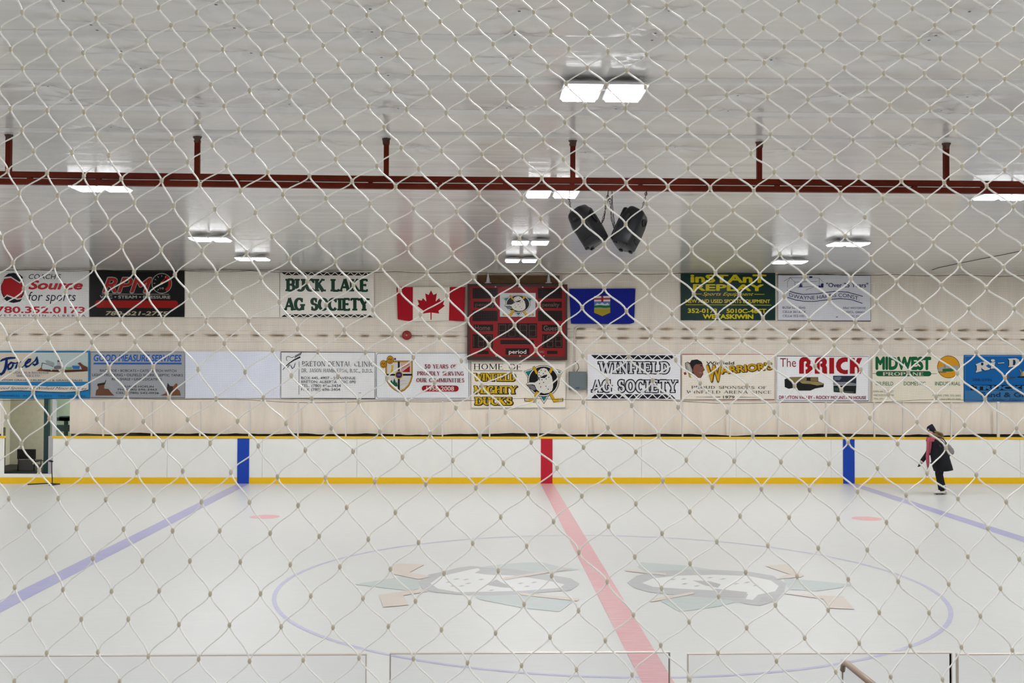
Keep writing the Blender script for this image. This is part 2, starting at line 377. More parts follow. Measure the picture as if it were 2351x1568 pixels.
# ------------------------------------------------------------------ ceiling of sagging white vinyl
def vinyl(name, col, rough, spec, hscale, stretch, bump, dist, noise=.05):
    m = bpy.data.materials.new(name); m.use_nodes = True; N, L = m.node_tree.nodes, m.node_tree.links
    b = N['Principled BSDF']; b.inputs['Specular IOR Level'].default_value = spec; b.inputs['Roughness'].default_value = rough
    t = mask_noise(N, L, stretch, hscale); t.inputs['Detail'].default_value = 5
    t2 = mask_noise(N, L, (stretch[0] * .35, stretch[1] * .35, stretch[2] * .35), hscale)
    ad = N.new('ShaderNodeMath'); ad.operation = 'MULTIPLY_ADD'; ad.inputs[1].default_value = 2.5; L.new(t2.outputs['Fac'], ad.inputs[0]); L.new(t.outputs['Fac'], ad.inputs[2])
    u = N.new('ShaderNodeBump'); u.inputs['Strength'].default_value = bump; u.inputs['Distance'].default_value = dist
    L.new(ad.outputs[0], u.inputs['Height']); L.new(u.outputs[0], b.inputs['Normal'])
    r = N.new('ShaderNodeMapRange'); r.inputs[1].default_value = .3; r.inputs[2].default_value = .7; r.inputs[3].default_value = 1 - noise; r.inputs[4].default_value = 1
    L.new(t.outputs['Fac'], r.inputs[0])
    x = N.new('ShaderNodeMix'); x.data_type = 'RGBA'; x.blend_type = 'MULTIPLY'; x.inputs[0].default_value = 1; x.inputs[6].default_value = lin(col)
    L.new(r.outputs[0], x.inputs[7]); L.new(x.outputs[2], b.inputs['Base Color'])
    return m
M_CEIL = vinyl('ceiling_vinyl', (208, 206, 204), .13, .5, 1.5, (.14, 4, 1), .18, .02)
def sheet(xs, ys, fn):
    """grid of points fn(i, j) arrays -> mesh lists"""
    n, k = len(xs), len(ys)
    A, B = np.meshgrid(np.arange(n - 1), np.arange(k - 1), indexing='ij'); a = (A * k + B).ravel()
    return np.stack([a, a + 1, a + k + 1, a + k], 1)
def grid_obj(name, P, Q, m, kind='structure', parent=None):
    me = bpy.data.meshes.new(name); me.vertices.add(len(P)); me.vertices.foreach_set('co', P.astype(np.float32).ravel())
    me.loops.add(len(Q) * 4); me.loops.foreach_set('vertex_index', Q.ravel().astype(np.int32))
    me.polygons.add(len(Q)); me.polygons.foreach_set('loop_start', np.arange(0, len(Q) * 4, 4, dtype=np.int32))
    me.polygons.foreach_set('use_smooth', np.ones(len(Q), dtype=bool)); me.update(calc_edges=True); me.validate()
    me.materials.append(m); o = bpy.data.objects.new(name, me); COL.objects.link(o); o['kind'] = kind
    return o
def fbm(x, y, seed, n=14, f=1.0):
    r = np.random.RandomState(seed); z = 0
    for i in range(n):
        k = f * 1.35 ** (i * .55); a = r.uniform(-1, 1); z = z + np.sin(x * k * r.uniform(.2, .7) + y * k * r.uniform(1, 2.2) * (1 if a > 0 else -1) + r.uniform(0, 6.3)) / (1 + i * .5)
    return z / 3
PINS = [(145, 10), (209, 64), (223, 76), (278, 124), (323, 163), (110, 204), (163, 236), (418, 240), (496, 18), (538, 71), (577, 128), (850, 28), (854, 80), (865, 94), (876, 138), (891, 179), (640, 212), (902, 219), (665, 245), (914, 254), (1192, 33), (1182, 87), (1179, 140), (1164, 253), (1537, 32), (1505, 83), (1497, 99), (1474, 142), (1694, 225), (1414, 255), (1672, 260), (1771, 144), (2226, 34), (2149, 88), (2133, 99), (2071, 140), (2221, 228), (2161, 259), (1930, 226), (255, 297), (515, 322), (740, 330), (960, 340), (1550, 342), (1825, 348), (2090, 338), (1344, 355)]
pins = np.array([atz(px, py, CEIL)[:2] for px, py in PINS])
xs = np.concatenate([np.arange(X0, -7.5, .13), np.arange(-7.5, 8.5, .05), np.arange(8.5, X1 + .01, .13)]); ys = np.concatenate([np.arange(YN, 6, .25), np.arange(6, 16, .045), np.arange(16, WY + .1, .07)])
A, B = np.meshgrid(xs, ys, indexing='ij')
Z = CEIL + .010 * fbm(A * .9, B * 1.6, 3) * smoothstep(22, 11, B) + .0022 * fbm(A * 1.2, B * 4, 5)
SEAMS = [(1180, 92), (1180, 181), (1180, 258), (1180, 310)]
for i, (px, py) in enumerate(SEAMS):
    y0 = atz(px, py, CEIL).y + .02 * np.sin(A * .8 + i)
    Z += .05 * np.exp(-((B - y0) / .05) ** 2) * (1 if i % 2 else .6)
for (x, y) in pins:
    d2 = ((A - x) / 1.0) ** 2 + ((B - y) / .8) ** 2; d = np.sqrt(d2); th = np.arctan2(B - y, A - x)
    Z += .042 * np.exp(-d / .11) * (1 + .3 * np.cos(5 * th + x * 7)) + .012 * np.exp(-((d - .16) / .16) ** 2) * np.cos(7 * th + x * 9) * np.abs(np.cos(2 * th + y))
grid_obj('ceiling', np.stack([A, B, Z], -1).reshape(-1, 3), sheet(xs, ys, 0), M_CEIL)
ceil_o = bpy.data.objects['ceiling']
b = MB(); dk = mat('fastener', (92, 88, 86), rough=.6)
for (x, y) in pins:
    zc = CEIL + .022; b.add([(x + .012 * math.cos(2 * PI * i / 8), y + .015 * math.sin(2 * PI * i / 8), zc) for i in range(8)] + [(x, y, zc - .004)], [(i, (i + 1) % 8, 8) for i in range(8)], dk)
b.build('fasteners', ceil_o, kind='stuff')
# ------------------------------------------------------------------ far wall of quilted vinyl, with the open doorway at its left end
dL, dR, dT = at(6, 950, WY).x, at(160.5, 950, WY).x, at(80, 912, WY).z
zbot = 1.27
M_WALL = vinyl('wall_vinyl', (243, 232, 217), .5, .3, 1.0, (3.0, 1, .4), .35, .04, .14)
xs = np.unique(np.concatenate([np.arange(X0, X1 + .01, .06), [dL, dR]])); zs = np.unique(np.concatenate([np.arange(zbot, CEIL + .02, .03), np.arange(3.6, 4.2, .0125), np.arange(5.3, CEIL + .02, .0125), [dT, CEIL + .02]]))
A, B = np.meshgrid(xs, zs, indexing='ij')
PIT = .577; ph = (A - at(80, 770, WY).x) / PIT * 2 * PI
zl, zr1, zr2 = at(300, 769, WY).z, at(1700, 756, WY).z, at(1700, 777, WY).z; xm = at(1190, 770, WY).x
left = smoothstep(xm + .5, xm - .5, A); top = at(300, 603, WY).z
fold = smoothstep(-.55, .75, np.cos(ph) + .35 * np.sin(ph * .37 + 1) + .3 * np.sin(ph * 1.61))
D = np.zeros_like(A)
for z0, wt in ((zl, left), (zr1, 1 - left), (zr2, 1 - left), (top, 1.3 + 0 * A)):
    g = B - z0
    D += wt * (fold * (.17 * np.exp(-(g / .026) ** 2) - .05 * np.exp(-((g - .06) / .045) ** 2) - .035 * np.exp(-((g + .08) / .05) ** 2)) + .02 * np.exp(-(g / .015) ** 2))
low = smoothstep(at(300, 915, WY).z + .02, at(300, 930, WY).z - .02, B)
D += (1 - low) * (.012 * np.cos(ph) * np.exp(-((B - zl) / .55) ** 2) + .008 * fbm(A * 3, B * 1.2, 11))
D += low * (.012 * np.abs(np.sin((A - .2) * PI / 1.247)) + .006 * fbm(A * 6, B * .6, 21) - .01)
rag = .035 * fbm(A * 2.1, 0 * A, 31) + .02 * fbm(A * 7, 0 * A, 37)
Zp = B + np.where(B < zbot + .2, rag * smoothstep(zbot + .2, zbot, B), 0)
P = np.stack([A, WY + D, Zp], -1).reshape(-1, 3); Q = sheet(xs, zs, 0)
cx = P[Q].mean(1); cgx = A.reshape(-1)[Q].mean(1); cgz = B.reshape(-1)[Q].mean(1)
grid_obj('wall_back', P, Q[~((cgx > dL) & (cgx < dR) & (cgz < dT))], M_WALL)
M_DARKW = mat('grimy_base', (74, 70, 60), rough=.8, noise=.5, nscale=3, stretch=(1, 1, 4))
b = MB(); b.box((X0, WY + .1, 0), (dL, WY + .2, zbot + .15), M_DARKW); b.box((dR, WY + .1, 0), (X1, WY + .2, zbot + .15), M_DARKW); b.build('trim_1', kind='structure')
# the other walls close the building
M_W2 = mat('painted_wall', (196, 190, 178), rough=.7)
for nm, a, c in (('wall_left', (X0 - .2, YN, 0), (X0, WY + .3, CEIL + .1)), ('wall_right', (X1, YN, 0), (X1 + .2, WY + .3, CEIL + .1)), ('wall_front', (X0, YN - .2, 0), (X1, YN, CEIL + .1))):
    MB().box(a, c, M_W2).build(nm, kind='structure')
# room behind the doorway
RY = WY + 2.6; rx0, rx1 = dL - .9, dR + 1.4
M_RW = mat('room_wall', (184, 182, 166), rough=.8, noise=.05); M_RF = mat('rubber_floor', (30, 32, 30), rough=.8, noise=.2)
MB().box((rx0, RY, 0), (rx1, RY + .1, 3.2), M_RW).build('wall_lobby', kind='structure')
MB().box((rx0 - .1, WY + .2, 0), (rx0, RY, 3.2), M_RW).build('wall_lobby_left', kind='structure')
MB().box((rx1, WY + .2, 0), (rx1 + .1, RY, 3.2), M_RW).build('wall_lobby_right', kind='structure')
MB().box((rx0, WY + .2, 3.0), (rx1, RY, 3.1), M_RW).build('ceiling_lobby', kind='structure')
fz = at(60, 1087, WY).z
MB().box((rx0, DB + .03, fz - .12), (rx1, RY, fz), M_RF).build('floor_lobby', kind='structure')
# door frame, side window
M_TEAL = mat('teal_frame', (24, 58, 58), rough=.45); M_WHT = mat('white_frame', (205, 203, 205), rough=.4)
d1 = thing('door_1', 'dark teal door post', 'door', (at(105, 1000, WY).x, WY, 0)); d1['kind'] = 'structure'; del d1['label']; del d1['category']
MB().box((at(101, 1000, WY).x, WY - .02, fz), (at(111, 1000, WY).x, WY + .12, dT), M_TEAL).build('frame', d1)
MB().box((dL, WY - .02, dT - .04), (dR, WY + .12, dT + .06), M_TEAL).build('frame', d1)
w1 = thing('window_1', 'w', 'window', (at(136, 1000, WY).x, WY, 0)); w1['kind'] = 'structure'; del w1['label']; del w1['category']
MB().box((at(120, 1000, WY).x, WY - .01, fz), (at(128, 1000, WY).x, WY + .06, dT), M_WHT).build('mullion', w1)
gl = bpy.data.materials.new('green_glass'); gl.use_nodes = True
g = gl.node_tree.nodes['Principled BSDF']; g.inputs['Base Color'].default_value = lin((186, 206, 204)); g.inputs['Roughness'].default_value = .03; g.inputs['Transmission Weight'].default_value = 1; g.inputs['IOR'].default_value = 1.05
MB().box((at(111, 1000, WY).x, WY + .02, fz), (dR, WY + .03, dT), gl).build('pane', w1)
b = MB(); M_SH = mat('dark_shelf', (92, 100, 100), rough=.6)
for y0, y1 in ((958, 966), (976, 990)):
    q0, q1 = at(124, y0, WY + .9), at(172, y1, WY + .9); b.box((q0.x, WY + .8, q1.z), (q1.x + .3, WY + 1.1, q0.z), M_SH)
q0, q1 = at(139, 955, WY + .9), at(172, 966, WY + .9); b.box((q0.x, WY + .8, q1.z), (q1.x, WY + 1.1, q0.z), M_SH)
q0 = at(150, 960, WY + 1); b.box((q0.x + .02, WY + .85, fz), (q0.x + .1, WY + .95, q0.z), M_SH)
tag(b.build('bench'), 'dark grey bench seen through the window beside the doorway', 'bench')
# ------------------------------------------------------------------ far dasher boards
M_BRD = mat('board_white', (236, 236, 231), rough=.28, spec=.4, noise=.015, nscale=4)
M_YEL = mat('kick_yellow', (238, 190, 6), rough=.35); M_SB = mat('stripe_blue', (6, 62, 170), rough=.35); M_SR = mat('stripe_red', (186, 12, 40), rough=.35)
M_POST = mat('post_grey', (214, 208, 200), rough=.4, spec=.3)
bd = thing('dasher_boards', 'white hockey boards with yellow kick strip along the far side of the ice', 'boards', (XC, DB, 0))
gx0, gx1 = at(8, 1050, DB).x, at(121, 1050, DB).x
kz0, kz1 = 0.0, at(800, 1096, DB).z
tz0 = at(800, 1006.5, DB).z; tz1 = at(800, 1002.3, DB).z
joints = [at(px, 1050, DB).x for px in (384, 602, 819.5, 1037.5, 1255, 1473, 1690, 1908, 2126, 2342)]
segs = [X0] + [x for x in np.arange(gx0 - 2.45, X0, -2.45)][::-1] + [gx0]
panels = [(segs[i], segs[i + 1]) for i in range(len(segs) - 1)]
e = [gx1] + joints + list(np.arange(joints[-1] + 2.45, X1, 2.45)) + [X1]
panels += [(e[i], e[i + 1]) for i in range(len(e) - 1)]
for a, c in panels:
    MB().box((a + .003, DB, kz1), (c - .003, DB + .06, tz0), M_BRD).build('panel', bd)
MB().box((X0, DB - .012, 0), (X1, DB + .06, kz1), M_YEL).build('kick_strip', bd)
gz = at(60, 1088, DB).z
MB().box((gx0, DB, kz1), (gx1, DB + .06, gz), M_BRD).build('gate_sill', bd)
M_LIL = mat('gate_post', (176, 170, 176), rough=.4)
MB().box((at(110.5, 1050, DB).x, DB + .004, gz), (gx1, DB + .14, tz1), M_LIL).build('gate_post', bd)
for a, c in ((X0, gx0 + .01), (gx1 - .02, X1)): MB().box((a, DB - .02, tz0), (c, DB + .11, tz1), M_YEL).build('cap_rail', bd)
for px, mm in ((558.5, M_SB), (1255, M_SR), (1948.5, M_SB)):
    x = at(px, 1060, DB).x; MB().box((x - .153, DB - .016, 0), (x + .153, DB, tz0 - .005), mm).build('stripe', bd)
for px in (237, 348, 459, 572, 684, 794, 905, 1016, 1124, 1236, 1347, 1456, 1567, 1676, 1787, 1896.5, 2007.5, 2074, 2184, 2292, 5):
    q = at(px, 1000, DB + .05); hw = .034 if px == 2292 else .02
    MB().box((q.x - hw, DB + .03, tz1 - .02), (q.x + hw, DB + .07, at(px, 922, DB + .05).z), M_POST).build('stanchion', bd)
# ------------------------------------------------------------------ near boards and glass
NB = 2.62
nb = thing('dasher_boards', 'white hockey boards under the clear glass panels nearest the camera', 'boards', (XC, NB, 0))
for x in np.arange(-9, 12, 2.45): MB().box((x + .003, NB, .2), (x + 2.447, NB + .06, 1.17), M_BRD).build('panel', nb)
MB().box((-9, NB, 0), (13.05, NB + .072, .2), M_YEL).build('kick_strip', nb); MB().box((-9, NB - .06, 1.17), (13.05, NB + .08, BT), M_YEL).build('cap_rail', nb)
M_GL = bpy.data.materials.new('acrylic'); M_GL.use_nodes = True; N, L = M_GL.node_tree.nodes, M_GL.node_tree.links
g = N['Principled BSDF']; g.inputs['Base Color'].default_value = (.93, .93, .94, 1); g.inputs['Roughness'].default_value = .02; g.inputs['Transmission Weight'].default_value = 1; g.inputs['IOR'].default_value = 1.03
M_EDGE = mat('acrylic_edge', (196, 188, 178), rough=.35, spec=.3)
def pane(name, a, c, label, edges):
    t = thing('acrylic_barrier', label, 'glass barrier', ((a[0] + c[0]) / 2, (a[1] + c[1]) / 2, BT), 'clear glass barriers along the near boards')
    MB().box((a[0] + .0022, a[1] + .001, a[2]), (c[0] - .0022, c[1] - .001, c[2] - .0022), M_GL).build('pane', t)
    b = MB()
    for p, q in edges: b.box(p, q, M_EDGE)
    b.build('edge', t)
zt = lambda py, px: at(px, py, NB).z
def front(px0, px1, py, label):
    x0, x1, z = at(px0, 1550, NB).x, at(px1, 1550, NB).x, zt(py, (px0 + px1) / 2); e = .0022
    pane('glass_panel', (x0, NB, BT), (x1, NB + .012, z), label, [((x0, NB, z - e), (x1, NB + .012, z)), ((x0, NB, BT), (x0 + e, NB + .012, z - e)), ((x1 - e, NB, BT), (x1, NB + .012, z - e))])
    return z
front(-300, 841, 1505, 'clear glass panel at the bottom left under the blue line')
front(894, 1539, 1499, 'clear glass panel with the red centre line ending behind it')
front(1579, 2186.5, 1500, 'clear glass panel with the brown edged cross pane behind it')
front(2199, 2700, 1501, 'clear glass panel in the bottom right corner')
q = at(1938, 1512, NB - .03); z = q.z
t = thing('acrylic_divider', 'clear divider with thick brown top edge standing square to the near glass', 'glass barrier', (q.x, 2.0, BT))
MB().box((q.x - .006, 2.36, BT), (q.x + .006, NB - .02, z - .004), M_GL).build('pane', t)
b = MB(); b.tube([(q.x, 2.36, z - .006), (q.x, NB - .05, z - .006), (q.x, NB - .03, z - .012), (q.x, NB - .022, z - .03)], .0075, mat('divider_edge', (150, 132, 116), rough=.45), n=8)
b.tube([(q.x, NB - .022, z - .03), (q.x, NB - .022, BT)], .0025, M_EDGE, n=6); b.build('edge', t)
